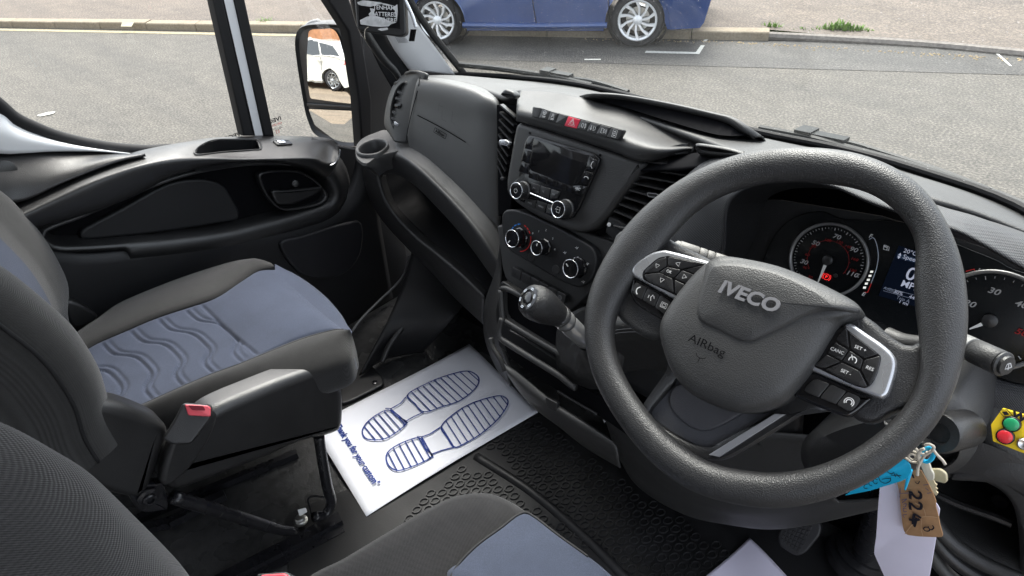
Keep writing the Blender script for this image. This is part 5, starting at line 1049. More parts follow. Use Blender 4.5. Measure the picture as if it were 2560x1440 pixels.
for t,a,b_ in zip(TT,Ro_,Ri_):
    R=(a+b_)/2; h=(a-b_)/2; er=WP.u*math.cos(t)+WP.v*math.sin(t); nb_=.0165+.12*(h-.0195)
    rows.append([WC+er*(R+h*math.cos(q))+wn*nb_*math.sin(q) for q in np.linspace(0,2*math.pi,30,endpoint=False)])
print('RIM',Ro_.mean(),Ri_.mean(),((Ro_-Ri_)/2).min(),((Ro_-Ri_)/2).max())
G().grid(rows,cu=True,cvv=True).end('rim',M['leather'],sw_,180)
wh=lambda L,o=0:[WP.hit(a,b_,o) for a,b_ in L]
def soft(name,L,o,th,m,bev=.008,par=None,k=5,dens=60): return G().slab(crom(wh(L,o),dens,True),wn,th,bev,k).end(name,m,par or sw_,180)
soft('spoke',[(1530,600),(1580,570),(1650,585),(1700,612),(1770,645),(1830,690),(1790,760),(1700,820),(1640,850),(1575,822),(1530,760)],-.004,.02,M['leather'])
soft('spoke',[(2080,800),(2130,775),(2180,800),(2225,838),(2268,862),(2300,850),(2345,800),(2395,820),(2380,940),(2330,1010),(2240,1030),(2180,1060),(2120,1030),(2050,900)],-.004,.022,M['leather'])
# lower spoke frame
fo_=wh([(1690,890),(1662,930),(1630,975),(1600,1022),(1600,1046),(1640,1085),(1700,1125),(1755,1146),(1800,1150),(1860,1122),(1950,1066),(2030,1020),(2090,1025),(2080,960),(1980,950),(1850,930)],-.012)
fi_=wh([(1712,925),(1680,960),(1650,995),(1625,1025),(1625,1040),(1655,1066),(1700,1094),(1740,1112),(1775,1116),(1820,1095),(1880,1062),(1930,1034),(1935,1025),(1920,1005),(1880,985),(1800,950)],-.016)
A_=crom(fo_,90,True); B_=crom(fi_,90,True)
G().grid([A_-wn*.02,A_-wn*.004,A_*.93+B_*.07,A_*.25+B_*.75+wn*.001,B_,B_-wn*.012],cu=True).end('lower_spoke',M['hard'],sw_,60)
G().slab(list(B_-wn*.010),wn,.003).end('spoke_recess',mat('satin spoke insert',(.075,.077,.085),.45,.5,bump=grain),sw_,0)
soft('spoke_insert',[(1695,960),(1672,1000),(1690,1040),(1740,1075),(1790,1070),(1860,1030),(1880,1000),(1800,975)],-.020,.004,mat('lower insert plastic',(.05,.05,.056),.5,.5,bump=grain),.003)
G().slab(wh([(1771,1137),(1936,1034),(1962,1036),(1797,1143)],-.0085),wn,.008,.001).end('silver_strip',mat('brushed lower strip',(.38,.38,.39),.35,.5,metal=.4),sw_,0)
# button pods
def pod(side):
    if side=='L':
        k='d4'; fr_=[(100,430),(112,375),(210,285),(390,180),(520,146),(650,150),(1250,312),(1400,360),(1300,700),(900,900),(720,850),(400,670),(128,512)]
        inn=[(268,480),(300,425),(475,272),(600,235),(690,235),(1175,348),(1250,380),(1100,700),(800,810),(720,785),(330,600),(275,540)]
        bt_=[[(285,480),(310,430),(480,278),(610,242),(610,375),(505,440),(498,455)],[(632,243),(700,248),(1160,350),(825,418),(628,372)],[(518,452),(615,387),(815,427),(800,450),(715,542),(695,542),(522,470)],[(288,497),(505,467),(700,557),(718,762),(330,590),(292,530)],[(836,434),(1010,497),(960,560),(880,622),(728,553)],[(855,427),(1165,357),(1140,430),(1022,490)],[(727,570),(873,637),(770,785),(735,770)]]
        lw=[(125,515),(400,672),(730,850),(800,900),(700,1100),(590,1170),(545,1150),(250,985),(130,885),(78,760)]
        st=[[(170,600),(332,682),(312,720),(255,860),(175,815),(130,770),(110,720),(138,640)],[(340,688),(508,782),(490,830),(435,965),(262,862),(318,725)],[(516,788),(640,865),(672,905),(668,950),(590,1078),(442,970),(496,835)]]
        syms=[(480,370,'tri0'),(780,345,'tri1'),(650,455,'OK'),(545,575,'tri2'),(868,528,'tri3')]; low_s=[(205,725,'tel'),(395,828,'voice'),(575,940,'win')]
    else:
        k='d5'; fr_=[(770,230),(825,165),(870,140),(945,162),(1120,280),(1310,410),(1440,525),(1490,625),(1483,770),(1400,1035),(1345,1095),(1280,1108),(900,960),(395,747),(330,700),(500,450)]
        inn=[(845,188),(872,228),(1080,390),(1270,540),(1300,600),(1270,740),(1220,870),(1150,958),(1060,975),(900,922),(560,760),(430,697),(400,660),(600,380),(760,220)]
        bt_=[[(884,244),(1262,542),(1080,598),(908,478)],[(1282,562),(1292,600),(1264,740),(1212,868),(1145,950),(1042,755),(1072,640),(1083,614)],[(572,737),(797,648),(1023,757),(1126,960),(1060,968),(900,913)],[(702,384),(878,487),(800,608),(782,622),(607,525)],[(845,200),(862,238),(888,466),(714,364),(762,282)],[(600,542),(778,636),(560,724),(442,690)],[(897,494),(1063,602),(1063,640),(1028,738),(812,630),(818,608)]]
        lw=[(395,750),(800,930),(1200,1112),(1120,1180),(1000,1285),(900,1345),(820,1347),(500,1230),(180,1085),(172,1040)]
        st=[[(420,872),(480,862),(640,920),(610,965),(525,1060),(500,1105),(325,1030),(308,1000),(335,950)],[(650,925),(855,1015),(825,1060),(740,1160),(715,1190),(510,1108),(540,1060),(615,965)],[(865,1020),(1010,1080),(1038,1125),(1008,1190),(930,1268),(870,1278),(725,1195),(750,1150),(830,1060)]]
        syms=[(1035,470,'SET +'),(1155,725,'RES'),(850,775,'SET -'),(735,500,'CANC'),(935,620,'cruise')]; low_s=[(888,1160,'cruise2')]
    sil=crom(wh(cv(k,fr_),.012),80,True); inr=crom(wh(cv(k,inn),.012),80,True)
    pf=G().slab(list(sil),wn,.02,.004,4).end('button_pod',M['silver'],sw_,60)
    G().slab(list(inr+wn*.0008),wn,.003,.0006).end('pod_recess',M['gloss'],pf,60)
    bk=mat('pod button '+side,(.014,.014,.015),.3,.5,rvar=(60,.12))
    for q in bt_:
        P_=wh(cv(k,q),.0145); cc_=sum(P_)/len(P_); P_=[cc_+(p-cc_)*.97 for p in P_]; G().slab(rnd(P_,.0015,3),wn,.002,.0007).end('pod_button',bk,pf,30)
    lb=G().slab(rnd(wh(cv(k,lw),.006),.005),wn,.02,.003).end('lower_pod',M['gloss'],sw_,40)
    for q in st:
        P_=wh(cv(k,q),.0078); cc_=sum(P_)/len(P_); P_=[cc_+(p-cc_)*.97 for p in P_]; G().slab(rnd(P_,.002,3),wn,.003,.0008).end('pod_button',M['hard'],lb,30)
        g=G(); R_=rnd([cc_+(p-cc_)*1.03 for p in P_],.002,3); line(g,R_+[R_[0]],.0004,wn,.0001)
    u,v=WP.u,WP.v
    for x_,y_,s_ in syms:
        o=WP.hit(*cv(k,[(x_,y_)])[0],.0150)
        if s_.startswith('tri'):
            a0=[2.6,3.14,-1.57,0][int(s_[3])]; g=G(); T_=[o+u*.0032*math.cos(a0+q)+v*.0032*math.sin(a0+q) for q in (0,2.1,4.2,6.283)]; line(g,T_,.0005,wn,.0003); g.end('symbol',M['white'],pf,0)
        elif s_=='cruise':
            g=G(); line(g,[o+u*.0035*math.cos(q)+v*.0035*math.sin(q) for q in np.linspace(-.6,3.6,18)],.0009,wn,.0003); line(g,[o,o-u*.003+v*.005],.0007,wn,.0003); g.end('symbol',M['white'],pf,0)
        else: text('button_lettering',s_,o-v*.0015,u,v,.0048,M['white'],pf,.0003,align='CENTER')
    for x_,y_,s_ in low_s:
        o=WP.hit(*cv(k,[(x_,y_)])[0],.0084); g=G()
        if s_=='tel': line(g,crom([o+u*.001+v*.005,o-u*.002+v*.002,o-u*.002-v*.002,o+u*.001-v*.005],10),.0014,wn,.0002)
        elif s_=='voice': line(g,[o+u*.001+v*.004,o-u*.001,o+u*.001-v*.004],.0009,wn,.0002); line(g,[o-u*.004+v*.002,o-u*.004-v*.002],.0008,wn,.0002); line(g,[o+u*.002+v*.003,o+u*.004],.0008,wn,.0002)
        elif s_=='win':
            for s2_ in (1,.55): line(g,[o+u*a_*s2_+v*b_*s2_ for a_,b_ in [(-.004,-.003),(.004,-.003),(.004,.003),(-.004,.003),(-.004,-.003)]],.0006,wn,.0002)
        else: line(g,[o+u*.0045*math.cos(q)+v*.0045*math.sin(q) for q in np.linspace(-.6,3.8,18)],.0008,wn,.0002); line(g,[o+u*.0028*math.cos(q)+v*.0028*math.sin(q) for q in np.linspace(-.6,3.8,14)],.0010,wn,.0002)
        g.end('symbol',M['white'],lb,0)
pod('L'); pod('R')
# airbag cover
ac=[(1784,648),(1807,641),(1856,646),(1947,666),(2037,702),(2118,743),(2147,764),(2157,786),(2130,799),(2105,812),(2080,850),(2041,914),(1987,982),(1949,1013),(1884,1032),(1819,1026),(1732,987),(1684,935),(1658,869),(1651,824),(1662,788),(1694,738),(1739,684)]
O_=crom(wh(ac,.010),120,True); oc=WP.hit(1870,820,.012)
pr_=[(1.0,-.03),(1.0,.0),(.985,.006),(.955,.0115),(.90,.0155),(.8,.0185),(.6,.021),(.3,.022),(.02,.022)]
acv=G().grid([oc+(O_-oc)*s_+wn*(h-.0) for s_,h in pr_],cu=True,caps=True).end('airbag_cover',M['airbag'],sw_,180)
so_=cv('c6',[(745,668),(900,668),(1100,712),(1300,790),(1475,880),(1548,952),(1350,975),(1170,1060),(990,1145),(930,1158),(860,1145),(750,1090),(650,1035),(620,960),(640,860),(695,700)])
si_=cv('c6',[(775,700),(900,705),(1085,745),(1250,820),(1345,880),(1385,925),(1290,930),(1130,1010),(965,1095),(930,1103),(880,1095),(780,1045),(690,1000),(668,965),(675,880),(725,730)])
So=crom(wh(so_,.0225),110,True); Si=crom(wh(si_,.036),110,True); sc_=Si.mean(0)
G().grid([So-wn*.010,So,So*.92+Si*.08+wn*.0012,So*.5+Si*.5+wn*.001,So*.1+Si*.9+wn*.0008,Si,sc_+(Si-sc_)*.5+wn*.0015,sc_+(Si-sc_)*.02+wn*.002],cu=True,caps=True).end('airbag_shield',M['airbag'],sw_,180)
t=text('brand_lettering','IVECO',WP.hit(*cv('c6',[(762,838)])[0],.0400),WP.u*1.0+WP.v*.02,WP.v,.0205,M['dkchrome'],sw_,ext=.0020,bold=.0007,shear=.14,sx=1.14)
text('airbag_lettering','AIRbag',drape(acv,cv('c6',[(602,1112)]),.0022)[0],WP.u,nrm(WP.v+wn*.05),.0135,M['cavity'],sw_,ext=.0006,bold=0,sx=1.15)
g=G(); o=drape(acv,cv('c6',[(675,1190)]),.0015)[0]; line(g,[o+WP.u*.006*math.cos(q)+WP.v*.004*math.sin(q) for q in np.linspace(3.3,6.1,10)],.0008,wn,.0006); line(g,[o-WP.v*.004,o-WP.v*.009],.0008,wn,.0006); g.end('airbag_mark',M['cavity'],sw_,0)
# ---------------------------------------------------------------- floor of the cab
g=G(); g.add([V(-.90,-1.3,0),V(.98,-1.3,0),V(.98,.62,0),V(-.90,.62,0)],[(0,1,2,3)]); fl_=g.end('cab_floor',M['floor'],smooth=0); struct(fl_)
# sill and rear bulkhead, rest of the body shell (all in white painted steel, behind and above the camera)
G().add([V(-.90,-1.3,0),V(.98,-1.3,0),V(.98,-1.3,1.75),V(-.90,-1.3,1.75)],[(0,1,2,3)]).end('rear_bulkhead',mat('grey bulkhead',(.30,.30,.31),.7,.3),van,0)
hcr=crom([V(-.96,hdr[0][1]-.05,hdr[0][2]-.01)]+[p+V(0,-.01,0) for p in hdr]+[V(.98,hdr[-1][1]-.05,hdr[-1][2]-.01)],30)
G().grid([hcr,np.array([V(p[0],-.28,1.66) for p in hcr]),np.array([V(p[0],-1.3,1.68) for p in hcr])]).end('roof_lining',mat('grey roof lining',(.50,.50,.50),.9,.2),van,0)
G().slab([V(.96,.62,-.1),V(.96,.62,.62),V(.96,.30,.66),V(.96,.34,-.1)],V(-1,0,0),.03).end('front_door_jamb',M['vanwhite'],van,0)
# raised rubber mat pattern and mat sheets
lens_g=G()
def lens(c0,u,v,a,b_,h=.0022):
    P=[c0+u*a*math.cos(q)+v*b_*math.sin(q)*(abs(math.sin(q))**.25) for q in np.linspace(0,2*math.pi,14,endpoint=False)]
    rows=[[c0+(p-c0)*1.0 for p in P],[c0+(p-c0)*.92+V(0,0,h) for p in P],[c0+(p-c0)*.74+V(0,0,h) for p in P],[c0+(p-c0)*.66 for p in P]]
    lens_g.grid(rows,cu=True)
mt=thing('rubber_mat','black rubber floor mat with raised lens tread in front of the driver seat','rubber mat',(.1,.2,.003))
mo=[at(a,b_,'z',.006) for a,b_ in [(850,1420),(1010,1270),(1330,1040),(1420,1035),(1560,1140),(1660,1210),(1960,1330),(2050,1480),(1500,1560),(1100,1560)]]
mo=[V(*p) for p in [( -.40,-.30,.006),(-.14,.33,.006),(.02,.42,.006),(.62,.45,.006),(.66,.05,.006),(.5,-.45,.006),(-.1,-.45,.006)]]
matm=mat('matt black mat rubber',(.013,.013,.014),.50,.4,bump=[('noise',260,.4,.0006),('noise',20,.2,.003)],var=[('noise',8,.25)],rvar=(9,.10))
G().slab(rnd(mo,.04),V(0,0,1),.006,.002).end('mat_sheet',matm,mt)
def inside(p,poly):
    c_=False; n=len(poly)
    for i in range(n):
        a,b_=poly[i],poly[i-1]
        if (a[1]>p[1])!=(b_[1]>p[1]) and p[0]<(b_[0]-a[0])*(p[1]-a[1])/(b_[1]-a[1]+1e-12)+a[0]: c_=not c_
    return c_
zonA=[at(a,b_,'z',.006)[:2] for a,b_ in [(1000,1290),(1150,1170),(1215,1180),(1300,1240),(1420,1330),(1400,1440),(1000,1400)]]
zonB=[at(a,b_,'z',.006)[:2] for a,b_ in [(1215,1110),(1300,1060),(1350,1050),(1500,1170),(1640,1260),(1800,1360),(1900,1440),(1700,1520),(1540,1440),(1380,1270)]]
e1=nrm(at(1180,1200,'z',0)-at(1080,1150,'z',0)); 
tu=nrm(V(.30,.95,0)); tv=V(-tu[1],tu[0],0)
for i in range(-60,60):
    for j in range(-60,60):
        p=V(.1,.05,.006)+tu*.0235*i+tv*(.0125*j*2+(.0125 if i%2 else 0))
        if (inside(p[:2],zonA) or inside(p[:2],zonB)) : lens(p,tu,tv,.0128,.0096,.0038)
lens_g.end('lens_tread',matm,mt,0)
rr_=[at(a,b_,'z',.008) for a,b_ in [(1190,1140),(1330,1230),(1470,1350),(1560,1440),(1640,1520)]]; G().tube([p+V(0,0,-.004) for p in rr_],.012,10,flat=1).end('mat_ridge',matm,mt,180)
# dark wheel arch and heater duct in the passenger footwell, bracket, cable
fw=thing('footwell_trim','black moulded trim with grey cable in the passenger footwell below the door','footwell trim',(-.6,.35,0))
fwr=[[at(*p) for p in [(900,940,'z',.02),(960,820,'x',-.62),(1010,700,'x',-.66),(1045,560,'x',-.70)]],[at(*p) for p in [(960,900,'z',.01),(1030,800,'x',-.58),(1080,700,'x',-.60),(1110,600,'x',-.64)]],[at(*p) for p in [(1060,880,'z',0),(1120,810,'x',-.50),(1160,760,'x',-.50),(1200,700,'x',-.54)]]]
shell(loft(fwr,30,16),.005).end('arch_trim',M['matte'],fw,180)
G().tube([at(*p) for p in [(880,828,'x',-.70),(905,795,'x',-.70),(950,750,'x',-.70),(990,712,'x',-.70),(1012,680,'x',-.70),(1022,640,'x',-.70)]],.0035,8).end('cable',mat('grey cable',(.13,.13,.13),.4,.5),fw,180)
G().tube([at(*p) for p in [(955,905,'x',-.60),(975,860,'x',-.60),(1020,800,'x',-.60),(1070,740,'x',-.60)]],.008,8).end('trim_ridge',M['hard'],fw,180)
G().slab(rnd([at(a,b_,'z',.012) for a,b_ in [(855,900),(925,908),(955,940),(960,960),(880,1000),(850,1010)]],.012),V(0,0,1),.012,.004).end('floor_bracket',M['hard'],fw)
G().lathe([(.008,0),(.008,.003),(.004,.004),(.003,.001),(0,.001)],at(937,957,'z',.012),V(0,0,1),20).end('bracket_bolt',M['blksteel'],fw)
stain=mat('rust smear',(.22,.13,.08),.8,.2,var=[('noise',60,.4)]); P=[at(a,b_,'z',.0035) for a,b_ in [(842,1240),(860,1243),(880,1250),(888,1262),(868,1256),(848,1250)]]; 
G().slab(rnd(P,.004),V(0,0,1),.001).end('floor_smear',stain,fw,0)
# ---------------------------------------------------------------- paper mats
def paper(name,label,px,z,m,th=.0006,curl=0):
    P=[at(a,b_,'z',z) for a,b_ in px]; n=26
    A=[[ (P[0]*(1-u)+P[1]*u)*(1-v)+(P[3]*(1-u)+P[2]*u)*v + V(0,0,curl*(abs(u-.5)*2)**4*math.sin(v*3+1)+.0015*math.sin(u*7+v*5)) for u in np.linspace(0,1,n)] for v in np.linspace(0,1,n)]
    o=shell([list(r) for r in A],th).end(name,m,None,180); tag(o,label,'paper mat'); return o,P
pm,PC=paper('paper_mat','white paper floor mat printed with two blue shoe soles and thank you message',[(778,1067),(1173,862),(1345,1028),(915,1288)],.0125,M['paper'],curl=.004)
FZ=PL(V(0,0,.0165),(0,0,1),(1,0,0)); PH=lambda k,L,o=0:[FZ.hit(a,b_,o) for a,b_ in cv(k,L)]
g=G(); lw_=.0037
def printed(P,closed=True):
    P=list(P)+([P[0]] if closed else []); line(g,P,lw_,V(0,0,1),.0002)
def hatch(P,d,step,off=0):
    P=np.array(P)[:,:2]; n_=V(-d[1],d[0]); s=P@n_; x=s.min()+step*.5+off
    while x<s.max():
        hits=[]
        for i in range(len(P)):
            a,b_=s[i],s[(i+1)%len(P)]
            if (a-x)*(b_-x)<0: t=(x-a)/(b_-a); hits.append(P[i]*(1-t)+P[(i+1)%len(P)]*t)
        hits.sort(key=lambda q:q@d)
        if len(hits)>=2: line(g,[V(*hits[0],FZ.p[2]),V(*hits[-1],FZ.p[2])],lw_*.8,V(0,0,1),.0001)
        x+=step
soles=[([(375,665),(430,628),(530,585),(620,562),(662,572),(682,600),(662,640),(600,688),(520,715),(445,737),(405,700)],[(290,728),(220,765),(183,810),(190,845),(225,856),(290,847),(370,785),(330,757)],[[(375,665),(345,700),(300,725)],[(445,737),(400,758),(362,780)],[(280,722),(300,722),(375,785),(355,795)]]),
       ([(520,800),(570,748),(650,700),(760,668),(800,680),(802,710),(760,770),(690,830),(620,872),(575,888),(545,845)],[(425,848),(350,870),(290,910),(288,955),(320,985),(370,980),(478,930),(450,890)],[[(520,800),(470,832),(432,845)],[(575,888),(520,902),(480,918)],[(415,843),(435,843),(485,932),(462,938)]])]
for fore,heel,links in soles:
    Fo=crom(PH('c5',fore),60,True); He=crom(PH('c5',heel),40,True); printed(Fo); printed(He)
    for l in links: printed(PH('c5',l),False)
    d=nrm((PH('c5',[fore[0]])[0]-PH('c5',[fore[9]])[0])[:2]); hatch(Fo,d,.0185); hatch(He,d,.0170)
pr=g.end('shoe_sole_print',M['blueink'],pm,0)
a=FZ.hit(848,1082,.0006); b_=FZ.hit(944,1228,.0006); u=nrm(b_-a); v=np.cross(V(0,0,1),u)
a2=a-u*.012
text('lettering','"Thank you for your custom"',a2-u*.026,u,v,.0235,M['blueink'],pm,bold=.0009,sx=.90)
p2,_=paper('paper_mat','plain lilac lit white paper sheet corner near the pedals, its tint standing for window light',[(1720,1480),(1873,1347),(2010,1480),(1850,1640)],.0125,M['paper2'],curl=.004)
# ---------------------------------------------------------------- pedals
pd_=thing('foot_pedal','black rubber pedal pad with square studs below the steering wheel','pedal',at(1995,1330,'y',.30))
PP=PL(at(1995,1330,'y',.33),nrm(V(.05,-.75,.62)),(1,0,0))
pq=rnd([PP.hit(*p) for p in cv('c7',[(1190,890),(1350,905),(1395,950),(1385,1010),(1300,1115),(1245,1135),(1150,1075),(1135,1020)])],.012)
G().slab(pq,PP.n,.014,.004).end('pedal_pad',M['rubber'],pd_)
q0=[PP.hit(*p,.001) for p in cv('c7',[(1205,905),(1355,935),(1265,1115),(1150,1040)])]
g=G()
for i in range(6):
    for j in range(7):
        f=lambda u,v:(q0[0]*(1-u)+q0[1]*u)*(1-v)+(q0[3]*(1-u)+q0[2]*u)*v
        a=.07; g.slab([f((i+a)/6,(j+a)/7),f((i+1-a)/6,(j+a)/7),f((i+1-a)/6,(j+1-a)/7),f((i+a)/6,(j+1-a)/7)],PP.n,.004,.0008,1)
g.end('tread_stud',M['rubber'],pd_)
G().tube([PP.hit(2010,1300,-.01),PP.hit(2060,1230,-.03),PP.hit(2080,1180,.0)],.009,8).end('pedal_arm',M['blksteel'],pd_)
pc2=thing('column_gaiter','black ribbed rubber gaiter on the floor beside the pedal','gaiter',at(2165,1410,'z',.02))
G().lathe([(.07,-.01),(.068,.008),(.055,.012),(.058,.02),(.045,.026),(.047,.034),(.034,.04),(.030,.10)],at(2155,1400,'z',.02),nrm(V(0.1,.2,1)),32).end('rubber_bellows',M['rubber'],pc2,60)
G().tube([at(2160,1380,'z',.08),at(2190,1300,'z',.22),at(2230,1180,'z',.42)],.022,14).end('column_shaft',M['blksteel'],pc2)
# ---------------------------------------------------------------- gear lever
gb=PL(at(1440,850,'y',.14),nrm(V(0,-.9,.45)),(1,0,0))
gl_=thing('gear_lever','black gear lever with ring topped leather knob on a soft leatherette gaiter','gear lever',at(1440,850,'y',.14))
K0_=at(1337,755,'y',.045); K1=at(1400,790,'y',.085); K2=at(1464,852,'y',.15); ax=nrm(K0_-K1)
kn_=G().lathe([(.014,-.058),(.0180,-.052),(.0190,-.044),(.0235,-.026),(.0280,-.008),(.0295,.008),(.0288,.018),(.0255,.028),(.0220,.0315),(.0205,.032)],K0_-ax*.016,ax,40).end('gear_knob',mat('knob leather',(.018,.018,.019),.30,.5,bump=[('cell',420,.6,.0007)]),gl_,180)
ce=K0_+ax*.0155
G().lathe([(.0205,.0),(.0205,.0012),(.0150,.0022),(.0148,.0002),(.0105,.0002),(.0100,.002),(.006,.0032),(0,.0034)],ce,ax,36).end('knob_cap',M['gloss'],kn_,40)
ka=nrm(np.cross(ax,V(0,0,1))); kb_=np.cross(ka,ax)
for q in range(6):
    a=q*math.pi/3+.3; c1=ce+(ka*math.cos(a)+kb_*math.sin(a))*.0160+ax*.0022; t_=-ka*math.sin(a)+kb_*math.cos(a); r_=ka*math.cos(a)+kb_*math.sin(a)
    g=G(); line(g,[c1-t_*.003-r_*.0012,c1+t_*.003-r_*.0012,c1+t_*.003+r_*.0014,c1-t_*.003+r_*.0014,c1-t_*.003-r_*.0012],.0006,ax,.0003); g.end('gear_mark',M['chrome'],kn_,0)
d=nrm(K2-K1); L_=np.linalg.norm(K2-K1)
G().lathe([(.0185,-.006),(.0190,.006),(.0150,.009),(.0150,.015),(.0180,.018),(.0182,.028),(.0140,.032),(.0142,.038),(.0172,.040),(.0175,L_-.008),(.016,L_)],K1-d*.002,d,32).end('lever_collar',mat('shiny lever collar',(.30,.30,.30),.14,.6,metal=.6),gl_,60)
# gaiter: pleated lofted sock
gt=[]; base_px=[(1394,921),(1392,860),(1402,810),(1450,775),(1500,765),(1550,800),(1560,880),(1530,960),(1450,968),(1408,945)]
Bc=crom([at(a,b_,'y',.175) for a,b_ in base_px],60,True); tc=K2+d*.004; te=nrm(np.cross(d,V(0,0,1))); tf=np.cross(te,d)
b0c=Bc.mean(0); ang0=[math.atan2((p-b0c)@tf,(p-b0c)@te) for p in Bc]
for k,s_ in enumerate(np.linspace(0,1,14)):
    r_=.0175; row=[]
    for i,(p,an_) in enumerate(zip(Bc,ang0)):
        q=tc+te*r_*math.cos(an_)+tf*r_*math.sin(an_); ss=s_**1.0
        w_=.010*math.sin(math.pi*ss); pw=math.sin(i/60*2*math.pi*9+ss*3)*.0035*math.sin(math.pi*min(1,ss*1.2))
        m_=q*(1-ss)+p*ss; out=nrm(m_-(tc*(1-ss)+b0c*ss)); row.append(m_+out*(.014*math.sin(math.pi*ss**1.6)+pw+.003*math.sin(ss*14)))
    gt.append(row)
G().grid(gt,cu=True).end('gaiter',M['gaiter'],gl_,180)
# leatherette console pad glimpsed through the wheel
pad=[[at(*p,'y',.19) for p in [(1440,800),(1520,770),(1610,790),(1700,840)]],[at(*p,'y',.155) for p in [(1460,830),(1530,812),(1620,815),(1720,870)]],[at(*p,'y',.16) for p in [(1500,880),(1560,850),(1640,852),(1740,910)]],[at(*p,'y',.19) for p in [(1500,960),(1570,930),(1660,930),(1760,980)]]]
shell(loft(pad,30,20),.005).end('stitched_pad',M['gaiter'],gl_,180)
g=G()
for o in (0,8): line(g,crom([at(1500,835+o,'y',.153),at(1560,822+o,'y',.153),at(1640,822+o,'y',.153)],14),.0009,V(0,-1,.3),.001)
g.end('stitching',M['greysym'],gl_,0)
# ---------------------------------------------------------------- passenger seat
ps=thing('passenger_seat','passenger seat with blue grey padded centre, dark bolsters and black plastic side panels','seat',(-.55,-.25,0))
SX=-.29
# cushion as one surface over a traced outline; centre panel on top
def zt(px,py,z): return at(px,py,'z',z)
co_=[zt(*p) for p in [(200,845,.44),(245,798,.455),(280,769,.46),(408,711,.47),(500,678,.475),(583,655,.475),(642,653,.47),(690,663,.462),(760,695,.455),(822,745,.445),(862,800,.435),(884,845,.425),(878,885,.415),(817,915,.42),(583,985,.44),(408,1049,.455),(345,1075,.46),(260,1040,.45),(215,950,.44)]]
CO=crom(co_,140,True); cb_=CO.mean(0); cb_[2]=.47
nv=150; nu=60
Lf=[(150,915),(233,862),(310,828),(388,795),(466,769),(542,743),(600,706),(642,678),(684,664)]
Rt=[(262,1060),(332,1026),(430,980),(525,938),(595,912),(656,886),(758,845),(835,826),(874,830)]
Lc=crom([zt(a,b_,.475) for a,b_ in Lf],nv); Rc=crom([zt(a,b_,.462) for a,b_ in Rt],nv)
SV=.60   # position of the cross seam
wav=lambda u: .035*math.tanh((u-.28)*14)-.035*math.tanh((u-.72)*14)
rows=[]
for i in range(nv):
    t=i/(nv-1); row=[]
    for j in range(nu):
        u=j/(nu-1); p=Lc[i]*(1-u)+Rc[i]*u
        edge=min(1,min(u,1-u)*nu/4); h=-.0025*(edge<.2)-.008*math.sin(math.pi*u)
        if t<SV:
            for k in range(5):
                c_=.06+k*.118+wav(u); h-=edge*(.0070*math.exp(-((t-c_)/.0060)**2)+.0045*math.exp(-((t-c_-.026)/.0055)**2))
        h-=.006*edge*math.exp(-((t-SV)/.006)**2)
        if t>SV: h+=.014*math.sin(math.pi*min(1,(t-SV)/(1-SV)))*math.sin(math.pi*u)**.5
        fr_t=max(0,(t-.90)/.10); p=p.copy(); p[2]+=h-.010*fr_t**2; row.append(p)
    rows.append(row)
nose=crom([zt(a,b_,.435) for a,b_ in [(684,664),(735,684),(800,729),(852,785),(880,838)]],nu)
nose2=[p+V(-.002,.004,-.05) for p in nose]; nose3=[p+V(-.02,-.03,-.09) for p in nose]
rows+=[list((np.array(rows[-1])*.45+nose*.55)+V(0,.004,.008)),list(nose),nose2,nose3]
G().grid(rows).end('centre_panel',M['blue'],ps,180)
# dark bolsters either side of the blue panel
Ro=crom([zt(a,b_,.440) for a,b_ in [(270,1090),(345,1066),(408,1046),(500,1012),(583,984),(700,950),(817,914),(868,890),(884,850)]],nv)
Lo=crom([zt(a,b_,.455) for a,b_ in [(150,870),(200,830),(245,798),(300,757),(408,711),(500,678),(583,654),(635,650),(680,661)]],nv)
wl=np.array([min(1,(nv-1-i)/14) for i in range(nv)])**.5
rb_=[[p+V(0,0,-.012) for p in Rc],[p+V(0,0,.001) for p in Rc],[(p*.8+q*.2)+V(0,0,.012) for p,q in zip(Rc,Ro)],[(p*.45+q*.55)+V(0,0,.016) for p,q in zip(Rc,Ro)],list(Ro+V(0,0,.0)),list(Ro+V(.004,-.002,-.03)),list(Ro+V(-.005,0,-.075)),list(Ro+V(-.05,.02,-.10))]
G().grid(loft(rb_,nv,26)).end('near_bolster',M['fabric'],ps,180)
lb_=[[p+V(0,0,-.012) for p in Lc],[p+V(0,0,.001) for p in Lc],[(p*.8+q*.2)+V(0,0,.014*w_) for p,q,w_ in zip(Lc,Lo,wl)],[(p*.45+q*.55)+V(0,0,.020*w_) for p,q,w_ in zip(Lc,Lo,wl)],[q+V(0,0,-.012*(1-w_)) for q,w_ in zip(Lo,wl)],list(Lo+V(-.004,.002,-.03)),list(Lo+V(.005,0,-.10)),list(Lo+V(.06,0,-.12))]
G().grid(loft(lb_,nv,26)).end('far_bolster',M['fabric'],ps,180)
g=G().tube([p+V(.002,0,.008) for p in (Rc*.9+Ro*.1)[::6]],.0016,6); g.tube([p+V(0,-.004,-.022) for p in Ro[::6]],.0012,6); g.end('seam',M['seal'],ps,180)
bs=[[cb_+(p-cb_)*.86+V(0,0,-.05) for p in CO],[cb_+(p-cb_)*.80+V(0,0,-.15) for p in CO]]; G().grid(bs,cu=True,caps=True).end('cushion_base',M['matte'],ps,60)
